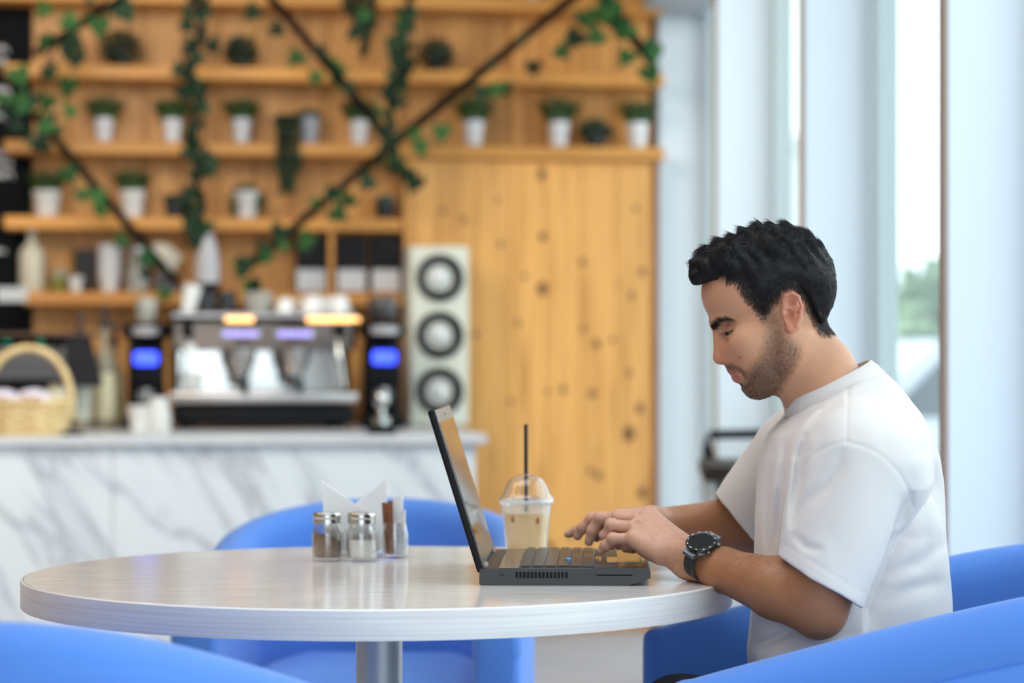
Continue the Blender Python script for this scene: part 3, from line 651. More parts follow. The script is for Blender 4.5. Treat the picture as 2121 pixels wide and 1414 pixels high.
# ------------------------------------------------------------------ black rods and ivy
RV = .42
def bp(px, py, v=RV): u, Y = bu(px, v); return B(u, v, bz(py, Y))
def rod(label, a, b, r, v=RV, texture=None):
    A, Bv = bp(*a, v), bp(*b, v)
    o = MB().tube([A, Bv], r, 10).build('steel_rod', m_black); tag(o, label, 'rod', 'black steel rods in front of the shelves'); return A, Bv
rod('long thick black rod running from upper right down to the crossing', (1215, -28), (805, 305), .019)
rod('black rod from the crossing down left towards the coffee machine', (805, 305), (490, 572), .017)
rod('black rod from the top edge down right to the crossing', (540, -30), (800, 280), .017, RV + .03)
rod('black rod slanting down from chalkboard to above the coffee machine', (70, 235), (368, 588), .017)
rod('short brown-black rod in the upper left corner', (262, -10), (72, 112), .016, RV + .03)
rod('short thick black rod in the upper right corner of the shelves', (1245, -10), (1352, 132), .021)
def ivy_mesh():
    mb = MB(); o = [(0, 0), (-.35, .22), (-.52, -.05), (-.42, -.38), (-.18, -.68), (0, -.98), (.18, -.68), (.42, -.38), (.52, -.05), (.35, .22)]
    v = [(0, -.05, -.3)] + [(x, .10 * abs(x) * 2 - .05, z_) for x, z_ in o]
    mb.add(v, [[0, i, i % len(o) + 1] for i in range(1, len(o) + 1)]); return mb
ivm = ivy_mesh().mesh('leaf', m_ivy, 180); ivd = ivy_mesh().mesh('leaf', m_ivyd, 180)
def vine(label, pts, leaves, seed, v=RV + .04, stem=.005, rand=0, dark=.3, size=.055):
    rd = random.Random(seed); P = [bp(x, y, v) for x, y in pts]; base = P[0].copy()
    t = thing('ivy_vine', label, 'ivy', base, 0, 'ivy on the rods')
    path = catmull([p - base for p in P], 6)
    MB().tube(path, stem, 6).build('stem', m_stem, t)
    L = list(leaves)
    for _ in range(rand):
        c = path[rd.randrange(len(path))] + base; L.append((c, None))
    for it in L:
        if it[1] is None: c = it[0] + Vector((rd.uniform(-.035, .035), rd.uniform(-.05, .02), rd.uniform(-.02, .04)))
        else: c = bp(it[0], it[1], v + rd.uniform(0, .04))
        o = link('leaf', ivd if rd.random() < dark else ivm, t, c - base)
        s = (size * 1.3 if it[1] is not None else size * .85) * rd.uniform(.8, 1.2); o.scale = (s, s, s); o.rotation_euler = (rd.uniform(-.35, .35), rd.uniform(-1.0, 1.0), rd.uniform(-.45, .45))
vine('ivy hanging over the chalkboard and the left rod in the upper left', [(225, -10), (150, 60), (95, 130), (85, 220), (75, 290)], [(95, 8), (133, 38), (140, 80), (93, 75), (98, 140), (140, 98), (35, 143), (100, 200), (142, 165), (12, 200), (65, 195), (148, 222), (45, 255), (105, 255), (78, 292), (205, 40), (250, 12), (160, 110), (15, 215), (60, 205)], 1, rand=4, dark=.45, size=.058)
vine('ivy clinging to the slanting left rod above the bottles', [(78, 240), (150, 330), (215, 415), (300, 515), (345, 590)], [(138, 350), (168, 395), (205, 425), (258, 492), (298, 560), (345, 602), (313, 528), (200, 395)], 2, rand=2, dark=.45, size=.05)
vine('long dark vine hanging straight down left of the middle', [(412, -12), (415, 60), (395, 150), (412, 200), (388, 300), (420, 340), (395, 420), (405, 500)], [(380, 45), (425, 15), (435, 85), (375, 140), (378, 180), (425, 340), (428, 330), (402, 490), (430, 460)], 3, rand=85, dark=1.0, stem=.014, size=.052)
vine('dark vine hanging from the top edge to the rod crossing', [(848, -12), (838, 70), (835, 120), (815, 190), (806, 270), (820, 330), (850, 370)], [(830, 75), (845, 125), (815, 85), (850, 360), (862, 368)], 4, rand=62, dark=.95, stem=.014, size=.05)
vine('ivy leaves along the rod from top edge to crossing', [(560, -10), (640, 80), (720, 170), (800, 280)], [(530, 15), (566, 55), (620, 110), (660, 100), (655, 150), (706, 135), (720, 175), (760, 25), (745, 60)], 5, rand=3, dark=.6, size=.05)
vine('ivy leaves around the rod crossing and the lower left rod', [(870, 260), (810, 305), (750, 355), (660, 430), (580, 500), (500, 555)], [(870, 295), (915, 262), (825, 330), (840, 345), (770, 370), (730, 408), (690, 435), (695, 395), (635, 492), (640, 485), (500, 540), (555, 525), (585, 470), (522, 585), (510, 535)], 6, rand=8, dark=.4, size=.052)
vine('ivy leaves along the long thick rod on the right', [(1150, 25), (1060, 100), (980, 170), (880, 245)], [(1000, 182), (1048, 172), (1155, 100), (1103, 130), (1030, 175), (870, 292)], 7, rand=2, dark=.5, size=.05)
vine('bright ivy on the short rod in the upper right corner', [(1230, -5), (1265, 15), (1300, 60), (1340, 115), (1345, 150)], [(1268, 15), (1210, 25), (1245, 68), (1200, 68), (1185, 72), (1303, 108), (1355, 95), (1340, 140), (1250, 20), (1285, 40), (1220, 30), (1358, 92), (1300, 60), (1262, 8)], 8, rand=6, dark=.15, size=.06)
# ================================================================== FURNITURE
m_blue = mat('blue_fabric', (.085, .23, .68, 1), .85, Sheen_Weight=.25, Sheen_Roughness=.4); t = NT(m_blue)
tc = t.n('ShaderNodeTexCoord'); nz = t.n('ShaderNodeTexNoise'); nz.inputs['Scale'].default_value = 900; t.l(tc.outputs['Object'], nz.inputs['Vector'])
n2 = t.n('ShaderNodeTexNoise'); n2.inputs['Scale'].default_value = 9; t.l(tc.outputs['Object'], n2.inputs['Vector'])
t.l(t.mix(t.math('MULTIPLY', n2.outputs['Fac'], .35), (.085, .24, .69, 1), (.068, .195, .60, 1)), t.b.inputs['Base Color']); t.bump(nz.outputs['Fac'], .25, .0006)
def tub_chair(label, loc, rz, w=.72, d=.78, zb=.79, za=.645, hold=.82, pw=1.25, e=2.6, group='blue tub chairs around the round table'):
    """chair faces local -Y; origin on the floor at the middle"""
    root = thing('tub_chair', label, 'chair', loc, rz, group)
    th = .095; hw = w / 2; rc = hw - .02
    path = []; yb = d / 2; yf = -d / 2
    NA = 14
    # U path of the shell's middle line: left arm front -> back -> right arm front
    xs = hw - th / 2; yc = yb - hw
    for i in range(NA): path.append(Vector((-xs, yf + .03 + (yc - yf - .03) * i / NA)))
    NB = 30
    for i in range(NB + 1):
        a = math.pi - math.pi * i / NB
        path.append(Vector((xs * math.copysign(abs(math.cos(a)) ** (2 / e), math.cos(a)), yc + (yb - th / 2 - yc) * math.sin(a) ** (2 / e))))
    for i in range(NA): path.append(Vector((xs, yc + (yf + .03 - yc) * (i + 1) / NA)))
    tot = [0]
    for i in range(1, len(path)): tot.append(tot[-1] + (path[i] - path[i - 1]).length)
    Lt = tot[-1]; v = []; f = []; n = len(path)
    def sect(top, k):      # (offset outwards, z) loop; k shrinks at the arm fronts
        h = th / 2 * k; z0 = .15
        s = [(-h, z0), (-h, top - .10)]
        for i in range(9):
            a = math.pi - math.pi * i / 8; s.append((h * math.cos(a), top - .05 + .05 * k * math.sin(a) ** .8))
        s += [(h, top - .078), (h - .004, top - .083), (h, top - .088), (h, top - .2), (h, z0)]
        return s
    m = None
    secs = []
    for i in range(n):
        t_ = (path[min(i + 1, n - 1)] - path[max(i - 1, 0)]).normalized(); nr = Vector((-t_.y, t_.x))   # left normal = outwards for this direction
        s_ = tot[i]; e = min(s_, Lt - s_)
        y = path[i].y; kf = (y - yf) / (yb - yf); kf = min(1, max(0, kf))
        top = za + (zb - za) * (1 - (1 - min(1, kf / hold)) ** pw)
        k = 1.0
        secs.append((path[i], nr, sect(top, k)))
    # rounded fronts
    def frontcap(first):
        p, nr, s = secs[0] if first else secs[-1]; out = []
        for j in range(1, 5):
            a = j / 4 * math.pi / 2; sh_ = .03 * math.sin(a); k = .25 + .75 * math.cos(a) if j < 4 else .25
            q = Vector((p.x, p.y - sh_)); zc = .40
            out.append((q, nr, [(o * (.62 + .38 * math.cos(a)), zc + (z_ - zc) * (.93 + .07 * math.cos(a))) for o, z_ in s]))
        return out
    secs = frontcap(True)[::-1] + secs + frontcap(False)
    m = len(secs[0][2])
    for p, nr, s in secs:
        for o, z_ in s: v.append((p.x + nr.x * o, p.y + nr.y * o, z_))
    for i in range(len(secs) - 1):
        for k in range(m):
            l = (k + 1) % m; f.append([i * m + k, i * m + l, (i + 1) * m + l, (i + 1) * m + k])
    f.append(list(range(m))); f.append([(len(secs) - 1) * m + k for k in range(m)][::-1])
    MB().add(v, f).build('shell', m_blue, root, 50)
    # seat cushion
    sw = w - 2 * th - .006; bm = MB()
    gv = []; N1, N2 = 18, 18
    for i in range(N1 + 1):
        for j in range(N2 + 1):
            a = -1 + 2 * i / N1; b_ = -1 + 2 * j / N2
            x = a * sw / 2 * (1 if b_ < .2 else (1 - .30 * ((b_ - .2) / .8) ** 2)); y = yf + .03 + (yb - th - .01 - yf - .03) * (b_ + 1) / 2
            edge = max(abs(a), abs(b_)); z_ = .425 + .03 * (1 - edge ** 4) - .03 * max(0, (edge - .9) / .1) ** 2
            gv.append((x, y, z_))
    gf = [[i * (N2 + 1) + j, (i + 1) * (N2 + 1) + j, (i + 1) * (N2 + 1) + j + 1, i * (N2 + 1) + j + 1] for i in range(N1) for j in range(N2)]
    nb = len(gv); rim = [i * (N2 + 1) for i in range(N1 + 1)] + [N1 * (N2 + 1) + j for j in range(1, N2 + 1)] + [i * (N2 + 1) + N2 for i in range(N1 - 1, -1, -1)] + [j for j in range(N2 - 1, 0, -1)]
    for r_ in rim: gv.append((gv[r_][0], gv[r_][1], .33))
    for q in range(len(rim)): gf.append([rim[q], rim[(q + 1) % len(rim)], nb + (q + 1) % len(rim), nb + q])
    MB().add(gv, gf).build('seat_cushion', m_blue, root, 60)
    MB().box((0, (yf + yb) / 2 - .04, .24), (sw, d - .22, .17), .01).build('seat_base', m_blue, root)
    for sx in (-1, 1):
        for sy in (yf + .10, yb - .16): MB().lathe([(.016, 0), (.022, .15)], 12, (sx * (hw - .10), sy, 0)).build('leg', m_black, root)
    return root
tub_chair('blue tub chair with a man sitting in it', (.635, 3.625, 0), R(-90), .74, .84, .795, .640)
tub_chair('blue tub chair behind the round table, facing it', (-.300, 5.08, 0), R(-4), .69, .78, .782, .58, 1.0, 1.15, 2.0)
tub_chair('blurred blue tub chair cut off at the lower left corner', (-.64, 2.90, 0), R(150), .76, .76, .808, .64)
# round table
TC = Vector((-.208, 3.786, 0)); TZ = .75; TR = .551
tb = thing('round_table', 'round pale wood-grain table on a silver pedestal', 'table', TC)
m_top = mat('table_laminate', sr(214, 208, 204), .20, spec=.55, Coat_Weight=.4, Coat_Roughness=.09); t = NT(m_top)
tc = t.n('ShaderNodeTexCoord'); mp = t.n('ShaderNodeMapping'); mp.inputs['Scale'].default_value = (3.0, 80, 30); mp.inputs['Rotation'].default_value = (0, 0, R(-14)); t.l(tc.outputs['Object'], mp.inputs['Vector'])
nz = t.n('ShaderNodeTexNoise'); nz.inputs['Scale'].default_value = 2.4; nz.inputs['Detail'].default_value = 6; nz.inputs['Roughness'].default_value = .65; t.l(mp.outputs[0], nz.inputs['Vector'])
t.l(t.ramp(nz.outputs['Fac'], [(.26, sr(208, 201, 197)), (.5, sr(233, 229, 227)), (.7, sr(244, 242, 241))]), t.b.inputs['Base Color'])
t.l(t.math('MULTIPLY_ADD', nz.outputs['Fac'], .14, .13), t.b.inputs['Roughness'])
MB().lathe([(.001, TZ - .043), (TR - .004, TZ - .043), (TR - .0035, TZ - .002), (TR - .005, TZ), (.001, TZ)], 160).build('table_top', m_top, tb, 30)
m_edge = mat('table_edge', sr(214, 208, 204), .3); t = NT(m_edge)
tc = t.n('ShaderNodeTexCoord'); mp = t.n('ShaderNodeMapping'); mp.inputs['Scale'].default_value = (2, 2, 150); t.l(tc.outputs['Object'], mp.inputs['Vector'])
nz = t.n('ShaderNodeTexNoise'); nz.inputs['Scale'].default_value = 1.6; nz.inputs['Detail'].default_value = 4; t.l(mp.outputs[0], nz.inputs['Vector'])
t.l(t.ramp(nz.outputs['Fac'], [(.3, sr(222, 217, 214)), (.6, sr(236, 233, 231))]), t.b.inputs['Base Color'])
MB().lathe([(TR - .003, TZ - .0425), (TR - .0005, TZ - .0425), (TR, TZ - .041), (TR, TZ - .002), (TR - .0015, TZ - .0004), (TR - .0035, TZ - .0004)], 160, cap=False).build('edge_band', m_edge, tb, 30)
m_ped = mat('pedestal_silver', sr(196, 200, 204), .35, .35)
MB().lathe([(.0365, .03), (.0365, TZ - .045)], 32).build('pedestal', m_ped, tb)
MB().lathe([(.27, 0), (.27, .008), (.25, .014), (.05, .024), (.04, .05)], 48).build('foot', m_ped, tb)
MB().box((0, 0, TZ - .05), (.30, .30, .012), .002).build('mounting_plate', m_ped, tb)
# dark table and black chair by the window
dt = thing('dark_table', 'dark brown table near the windows, beyond the man', 'table', (.555, 7.0, 0), R(-3))
MB().box((.31, .30, .752), (.62, .60, .042), .004).build('table_top', mat('dark_oak', (.030, .022, .016, 1), .5, spec=.15), dt)
m_lg = mat('leg_grey', sr(170, 170, 166), .5)
for (lx, ly) in ((.025, .03), (.59, .03), (.03, .56), (.59, .56)): MB().box((lx, ly, .365), (.030, .030, .73), .003).build('leg', m_lg, dt)
ch = thing('metal_armchair', 'black tubular metal armchair behind the dark table', 'chair', (.90, 7.95, 0), 0)
m_tub = mat('black_tube', (.008, .011, .015, 1), .55, spec=.2); m_lea = mat('black_leather', (.006, .006, .008, 1), .6, spec=.2)
MB().tube([(-.27, -.24, .842), (-.10, -.24, .846), (.26, -.24, .846)], .016, 10).build('top_rail', m_tub, ch)
MB().prism([(-.288, .64), (-.290, .80), (-.278, .845), (-.262, .80), (-.235, .70), (-.17, .655), (-.16, .63)], -.26, -.20).build('arm', m_tub, ch, 30)
MB().prism([(.26, .845), (.30, .64), (.02, .64), (.04, .70), (.10, .78), (.18, .83)], -.22, .10).build('backrest', m_lea, ch, 30)
MB().tube([(-.27, -.23, .655), (.27, -.23, .655)], .012, 8).build('lower_rail', m_tub, ch)
MB().box((.02, .05, .47), (.52, .46, .06), .015, seg=2).build('seat', m_lea, ch)
for sx in (-.22, .27):
    for sy in (-.16, .25): MB().lathe([(.012, 0), (.012, .47)], 10, (sx, sy, 0)).build('leg', m_tub, ch)
# ================================================================== ON THE TABLE
# laptop: local x from hinge to front edge, y across (away from the camera), z up
LA = R(-2.0); LX, LY = -.0485, 3.58
lap = thing('laptop', 'open black laptop on the round table in front of the man', 'laptop', (LX, LY, TZ), LA)
LD, LW, LH = .2535, .376, .0245
m_lap = mat('laptop_black', (.024, .027, .030, 1), .38, spec=.4); m_lapm = mat('laptop_matte', (.004, .004, .005, 1), .55, spec=.2)
m_deck = mat('laptop_deck', (.012, .011, .011, 1), .13, spec=.8)
prof = [(.0, .002), (.004, .0), (LD - .036, .0), (LD - .012, .006), (LD, .012), (LD, LH - .004), (LD - .004, LH), (.002, LH), (0, LH - .002)]
MB().prism(prof, 0, LW).build('base', m_lap, lap, 25)
MB().box((LD / 2 + .012, LW / 2, LH + .0004), (LD - .032, LW - .008, .0012), .0004).build('deck', m_deck, lap)
MB().box((.132, LW / 2, LH + .0012), (.148, LW - .030, .0012)).build('keyboard_well', mat('key_well', (.03, .03, .031, 1), .35), lap, 0)
key = MB().box((0, 0, .0012), (.0158, .0160, .0024), .0006).mesh('key', mat('key_black', (.012, .012, .013, 1), .28), 30)
kx0 = .068
for rrow in range(6):
    ny = 18; xk = kx0 + rrow * .0187
    for j in range(ny):
        if rrow == 5 and 5 <= j <= 9: continue
        o = link('key', key, lap, (xk, .026 + j * .01905 + (0, .002, .004, .006, .002, 0)[rrow], LH + .0018))
        if rrow == 0: o.scale = (.75, 1, 1)
o = link('key', MB().box((0, 0, .0012), (.0158, .09, .0024), .0006).mesh('space_key', MATS['key_black'], 30), lap, (kx0 + 5 * .0187, .026 + 7 * .01905, LH + .0018))
tp = MB().lathe([(.0042, 0), (.0042, .003), (.0030, .0042), (.001, .0044)], 14, (.1305, .112, LH + .003)).build('pointing_stick', emit('stick_blue', (.05, .38, .85, 1), 0), lap)
MB().box((.176, .155, LH + .0018), (.010, .09, .0016), .0005).build('touchpad_button', m_deck, lap)
MB().box((.215, .150, LH + .0014), (.052, .100, .0012), .0004).build('touchpad', mat('touchpad_gloss', (.02, .02, .02, 1), .14), lap)
MB().box((.215, .150, LH + .0010), (.0545, .1025, .0008)).build('touchpad_edge', mat('touchpad_rim', (.10, .095, .09, 1), .3), lap, 0)
for k in range(14): MB().box((.0555 + k * .00565, -.0002, .0158), (.0036, .0016, .0092), .0005).build('vent_slot', m_lapm, lap)
MB().box((.162, -.0002, .0165), (.0022, .001, .001)).build('status_light', m_lapm, lap, 0)
MB().box((.200, -.0002, .0160), (.053, .0014, .0022), .0005).build('card_slot', m_lapm, lap)
prt = MB().box((.034, -.0002, .0165), (.0090, .0014, .0042), .0012).build('usb_port', mat('port_grey', (.14, .14, .14, 1), .3, .6), lap)
MB().box((.034, -.0010, .0165), (.0064, .0006, .0018)).build('port_tongue', m_lapm, prt, 0)
# lid
th = math.atan2(.0778, .2500)
Ml = Matrix.Translation((.006, 0, LH - .004)) @ Matrix.Rotation(-th, 4, 'Y')
LL = .251
MB().box((-.0045, LW / 2, LL / 2), (.0090, LW, LL), .003, M=Ml, seg=2).build('lid', m_lapm, lap, 30)
lb_ = MB().box((.0010, LW / 2, LL / 2 + .003), (.0022, LW - .006, LL - .008), .0006, M=Ml).build('bezel', mat('laptop_bezel', (.016, .017, .018, 1), .18), lap)
MB().box((.0023, LW / 2, LL / 2 + .008), (.0006, LW - .030, LL - .058), M=Ml).build('screen', mat('screen_glass', (.006, .006, .006, 1), .05, spec=.6, IOR=1.55), lap, 0)
MB().lathe([(.002, 0), (.002, .0005)], 12, M=Ml @ Matrix.Translation((.0024, LW / 2, LL - .012)) @ Matrix.Rotation(R(90), 4, 'Y')).build('webcam', m_lapm, lb_)
MB().box((.0025, LW / 2, LL - .0055), (.0003, .018, .0008), M=Ml).build('camera_mark', mat('pale_mark', (.6, .6, .6, 1), .5), lb_, 0)
for yy in (.05, LW - .05):
    MB().lathe([(.0065, -.03), (.0065, .03)], 16, M=Matrix.Translation((.004, yy, LH - .001)) @ Matrix.Rotation(R(90), 4, 'X')).build('hinge', mat('hinge_grey', (.12, .12, .13, 1), .3, .5), lap)
# dark phone behind the laptop
ph = thing('smartphone', 'black phone lying flat on the table behind the laptop', 'phone', (.185, 4.05, TZ), R(88))
MB().box((0, 0, .0045), (.078, .160, .009), .004, seg=2).build('body', m_lapm, ph)
MB().box((0, 0, .0092), (.072, .152, .0006)).build('screen', mat('phone_glass', (.006, .006, .007, 1), .06), ph, 0)
# iced coffee cup
cp = thing('iced_coffee_cup', 'clear plastic cup of iced coffee with domed lid and black straw', 'cup', PX(1090, 742, 4.13) * 1, 0); cp.location.z = TZ
q = 4.13 / FPX
def zc(py): return max(0, (1151 - py) * q)
m_pl = glassy('clear_plastic', (.97, .975, .97, 1), base=.07, rough=.06, pwr=2.2)
rb, rt = 41.5 * q, 52.5 * q
rh = zc(1040)
def cr_(z_): return rb + (rt - rb) * z_ / rh
zl = zc(1062)
m_cof = mat('iced_coffee', sr(226, 192, 138), .45, Subsurface_Weight=.15); tt_ = NT(m_cof)
tc = tt_.n('ShaderNodeTexCoord'); nz = tt_.n('ShaderNodeTexNoise'); nz.inputs['Scale'].default_value = 22; tt_.l(tc.outputs['Object'], nz.inputs['Vector'])
tt_.l(tt_.ramp(nz.outputs['Fac'], [(.35, sr(232, 202, 152)), (.7, sr(220, 184, 128))]), tt_.b.inputs['Base Color'])
MB().lathe([(rb - .0022, .002), (cr_(zl) - .0022, zl), (.0005, zl + .0005)], 40, cap=True).build('coffee', m_cof, cp, 40)
MB().lathe([(rb * .5, .0005), (rb - .001, 0), (rb, .002), (rt, rh)], 40, cap=False).build('cup_wall', m_pl, cp, 60)
MB().lathe([(rt + .0005, rh - .004), (rt + .0028, rh - .002), (rt + .0028, rh + .002), (rt + .0002, rh + .004)], 40, cap=False).build('cup_rim', mat('rim_plastic', (.85, .86, .86, 1), .12, Transmission_Weight=.6), cp, 60)
lid = MB().lathe([(rt + .0035, rh), (rt + .0035, rh + .006), (rt - .001, rh + .010), (rt - .004, rh + .014), (rt - .008, rh + .026), (rt * .62, rh + .039), (rt * .34, rh + .0445), (rt * .16, rh + .046)], 40, cap=False).build('dome_lid', m_pl, cp, 60)
MB().lathe([(rt * .17, rh + .0452), (rt * .155, rh + .0465), (rt * .14, rh + .0452)], 24, cap=False).build('straw_hole_rim', mat('rim_plastic', (0, 0, 0, 1)), lid)
MB().tube([(.0, 0, zl - .004), (-.0005, 0, zc(880))], .0036, 14).build('straw', mat('straw_black', (.008, .008, .009, 1), .3), cp)
fo = MB()
fo.lathe([(cr_(zl) - .0015, zl - .001), (cr_(zl + .012) - .0012, zl + .018), (cr_(zl + .018) - .0014, zl + .0185)], 40, cap=False); fo.build('foam_film', mat('foam_film', (.88, .87, .83, 1), .5, Alpha=.45), cp, 60)
for (a, zf) in ((-.62, .010), (.52, .012)):
    r_ = cr_(zl - zf) - .0016; MB().sphere((r_ * math.sin(a), -r_ * math.cos(a), zl - zf), .0055, 10, 8, sc=(.6, .3, 1.1)).build('coffee_drip', mat('coffee_drip', sr(172, 108, 62), .4), cp)
# mason jars
m_jar = glassy('jar_glass', (.985, .99, .988, 1), base=.08, rough=.04, pwr=2.0)
m_lid = mat('jar_lid_metal', (.62, .61, .58, 1), .25, 1)
def mason(px, py, D, label, fillm, fill, lidded=True, slope=0):
    p = PX(px, py, D); t = thing('mason_jar', label, 'jar', (p.x, p.y, TZ)); q = D / FPX
    r = 31.5 * q; h = 84 * q
    g = MB().lathe([(.001, .0006), (r * .86, .0006), (r * .97, .003), (r, .008), (r, h * .66), (r * .96, h * .74), (r * .84, h * .82), (r * .80, h * .90), (r * .80, h)], 36, cap=False)
    g.lathe([(r * .74, h), (r * .74, h * .90), (r * .80, h * .82), (r * .92, h * .72), (r * .94, h * .64), (r * .94, .010), (r * .86, .006), (.001, .006)], 36, cap=False); g.build('glass', m_jar, t, 60)
    hd = catmull([(r * .78, -r * .45, h * .74), (r * 1.16, -r * .62, h * .70), (r * 1.20, -r * .62, h * .45), (r * 1.12, -r * .6, h * .28), (r * .82, -r * .45, h * .24)], 6)
    MB().tube(hd, .0042, 8).build('handle', m_jar, t, 60)
    n = 30; mb = MB(); rf = r * .925; prof = [(rf * .84, .0066), (rf, .011), (rf, h * fill)]
    mb.lathe(prof + [(rf * .5, h * fill + .001), (.001, h * fill + .0015)], n)
    mb.v = [(x, y, z_ + (slope * (-x) / rf * .35 * h * fill * .5 if z_ > .02 else 0)) for x, y, z_ in mb.v]
    mb.build('powder', fillm, t, 40)
    if lidded:
        MB().lathe([(r * .84, h * .93), (r * .93, h * .935), (r * .93, h * 1.03), (r * .90, h * 1.035), (r * .94, h * 1.06), (r * .94, h * 1.16), (r * .88, h * 1.19), (r * .80, h * 1.195), (.001, h * 1.19)], 36).build('screw_lid', m_lid, t, 40)
    return t, r, h
mason(678, 742, 4.015, 'small lidded jar mug filled with brown sugar', noisecol('brown_sugar', sr(150, 120, 92), sr(128, 100, 76), 300, .8), .60, slope=.9)
mason(749, 742, 4.010, 'small lidded jar mug half filled with white sugar', noisecol('white_sugar', sr(250, 247, 240), sr(242, 237, 228), 400, .7), .50)
D = 4.075; p = PX(818, 742, D); t = thing('packet_jar', 'open glass jar holding brown and white sugar sticks', 'jar', (p.x, p.y, TZ)); q = D / FPX
r = 27 * q; h = 74 * q
MB().lathe([(.001, .0006), (r * .9, .0006), (r, .005), (r, h * .7), (r * .9, h * .85), (r * .88, h)], 30, cap=False).lathe([(r * .83, h), (r * .85, h * .85), (r * .94, h * .7), (r * .94, .007), (.001, .006)], 30, cap=False).build('glass', m_jar, t, 60)
MB().tube(catmull([(r * .7, -r * .6, h * .72), (r * .9, -r * 1.0, h * .66), (r * .9, -r * 1.0, h * .36), (r * .7, -r * .6, h * .26)], 6), .0038, 8).build('handle', m_jar, t, 60)
m_stb = noisecol('stick_brown', sr(140, 84, 44), sr(112, 62, 30), 90, .5); m_stw = noisecol('stick_white', sr(238, 236, 234), sr(205, 210, 220), 120, .45)
sticks = []
rd = random.Random(11)
for k in range(13):
    a = -.9 + 1.8 * k / 12; x = a * r * .72; dy = rd.uniform(-.5, .5) * r
    br = a < -.25; tz = (1040 if a > -.1 and a < .45 else (1050 if a < 0 else 1062))
    H = (1157 - tz) * q * rd.uniform(.94, 1.03)
    o = MB().box((0, 0, H / 2), (.0085, .0028, H), .0006).build('sugar_stick', m_stb if br else m_stw)
    o.location = (p.x + x * .85, p.y + dy, TZ + .0075); o.rotation_euler = (rd.uniform(-.05, .05), R(a * 4 + rd.uniform(-2, 2)), rd.uniform(-.8, .8))
    sticks.append((x, o, br))
nb_ = sum(1 for s_ in sticks if s_[2])
for i, (x, o, br) in enumerate(sticks):
    tag(o, 'brown paper sugar stick in the open glass jar' if br else 'white paper sugar stick in the open glass jar', 'sugar stick', 'brown sugar sticks in the jar' if br else 'white sugar sticks in the jar')
# napkins in a clear holder
D = 4.10; q = D / FPX; p = PX(735, 742, D)
nh = thing('napkin_holder', 'clear napkin holder behind the two sugar jars', 'napkin holder', (p.x, p.y, TZ))
MB().box((0, 0, .002), (132 * q, .045, .004), .001).build('base', m_jar, nh)
for yy in (-.021, .021): MB().box((0, yy, .026), (128 * q, .003, .052), .001).build('side', m_jar, nh)
m_nap = mat('napkin_paper', sr(250, 248, 247), .8, Subsurface_Weight=.1)
def napkin(label, poly, dy):
    mb = MB(); 
    for k in range(4): mb.prism([((x - 735) * q, TZ * 0 + (1150 - y) * q) for x, y in poly], dy + k * .0021, dy + k * .0021 + .0012)
    o = mb.build('paper_napkin', m_nap, None, 0); o.location = (p.x, p.y, TZ + .005); tag(o, label, 'napkin', 'folded napkins in the holder')
napkin('folded white napkin with its point at the left', [(667, 998), (675, 1145), (778, 1145), (775, 1075), (752, 1058)], -.012)
napkin('folded white napkin with its point at the right', [(802, 994), (796, 1145), (700, 1145), (700, 1080), (728, 1052)], .003)
# ================================================================== THE MAN
f32 = np.float32
def Q(px, py, Y): return np.array([(px - 1060.5) * Y / FPX, Y, CZ - (py - HY) * Y / FPX], f32)
HYM = 3.62                                            # depth of the man's middle plane
def C(cx, cy, dy=0.0): return Q(1400 + cx / 3.1425, 430 + cy / 3.1425, HYM + dy)      # head measuring frame
def H(cx, cy, Y): return Q(1150 + cx / 4.713, 1000 + cy / 4.713, Y)                   # hand measuring frame
CU = HYM / FPX / 3.1425
def smin(a, b, k):
    h = np.clip(.5 + .5 * (b - a) / k, 0, 1); return b * (1 - h) + a * h - k * h * (1 - h)
def smax(a, b, k): return -smin(-a, -b, k)
def rcone(P, a, b, ra, rb):
    ba = b - a; t = np.clip((P - a) @ ba / (ba @ ba + 1e-12), 0, 1)
    return np.linalg.norm(P - a - t[:, None] * ba, axis=1) - (ra + (rb - ra) * t)
def sph(P, c, r): return np.linalg.norm(P - c, axis=1) - r
def axes(pitch):
    c, s = math.cos(pitch), math.sin(pitch)
    return np.array([[-c, 0, -s], [0, 1, 0], [-s, 0, c]], f32).T      # columns: forward, lateral, up
def ell(P, c, r, A=None):
    q = P - c
    if A is not None: q = q @ A
    r = np.array(r, f32); k0 = np.linalg.norm(q / r, axis=1); k1 = np.linalg.norm(q / (r * r), axis=1) + 1e-9
    return k0 * (k0 - 1) / k1
def chain(P, pts, rr, k=.006):
    d = None
    for i in range(len(pts) - 1):
        e = rcone(P, pts[i], pts[i + 1], rr[i], rr[i + 1]); d = e if d is None else smin(d, e, k)
    return d
def polysd(x, y, poly):
    """signed distance to a 2-d polygon, negative inside"""
    n = len(poly); d = np.full(x.shape, 1e9, f32); s = np.zeros(x.shape, bool)
    for i in range(n):
        ax, ay = poly[i]; bx, by = poly[(i + 1) % n]; ex, ey = bx - ax, by - ay; wx, wy = x - ax, y - ay
        t = np.clip((wx * ex + wy * ey) / (ex * ex + ey * ey), 0, 1)
        d = np.minimum(d, (wx - ex * t) ** 2 + (wy - ey * t) ** 2)
        c = ((ay <= y) & (by > y)) | ((by <= y) & (ay > y))
        with np.errstate(divide='ignore', invalid='ignore'): xi = ax + (y - ay) / (by - ay + 1e-12) * ex
        s ^= c & (x < xi)
    return np.where(s, -1, 1) * np.sqrt(d)
def linesd(x, y, pl):
    d = np.full(x.shape, 1e9, f32)
    for (ax, ay), (bx, by) in zip(pl[:-1], pl[1:]):
        ex, ey = bx - ax, by - ay; t = np.clip(((x - ax) * ex + (y - ay) * ey) / (ex * ex + ey * ey + 1e-9), 0, 1)
        d = np.minimum(d, (x - ax - ex * t) ** 2 + (y - ay - ey * t) ** 2)
    return np.sqrt(d)
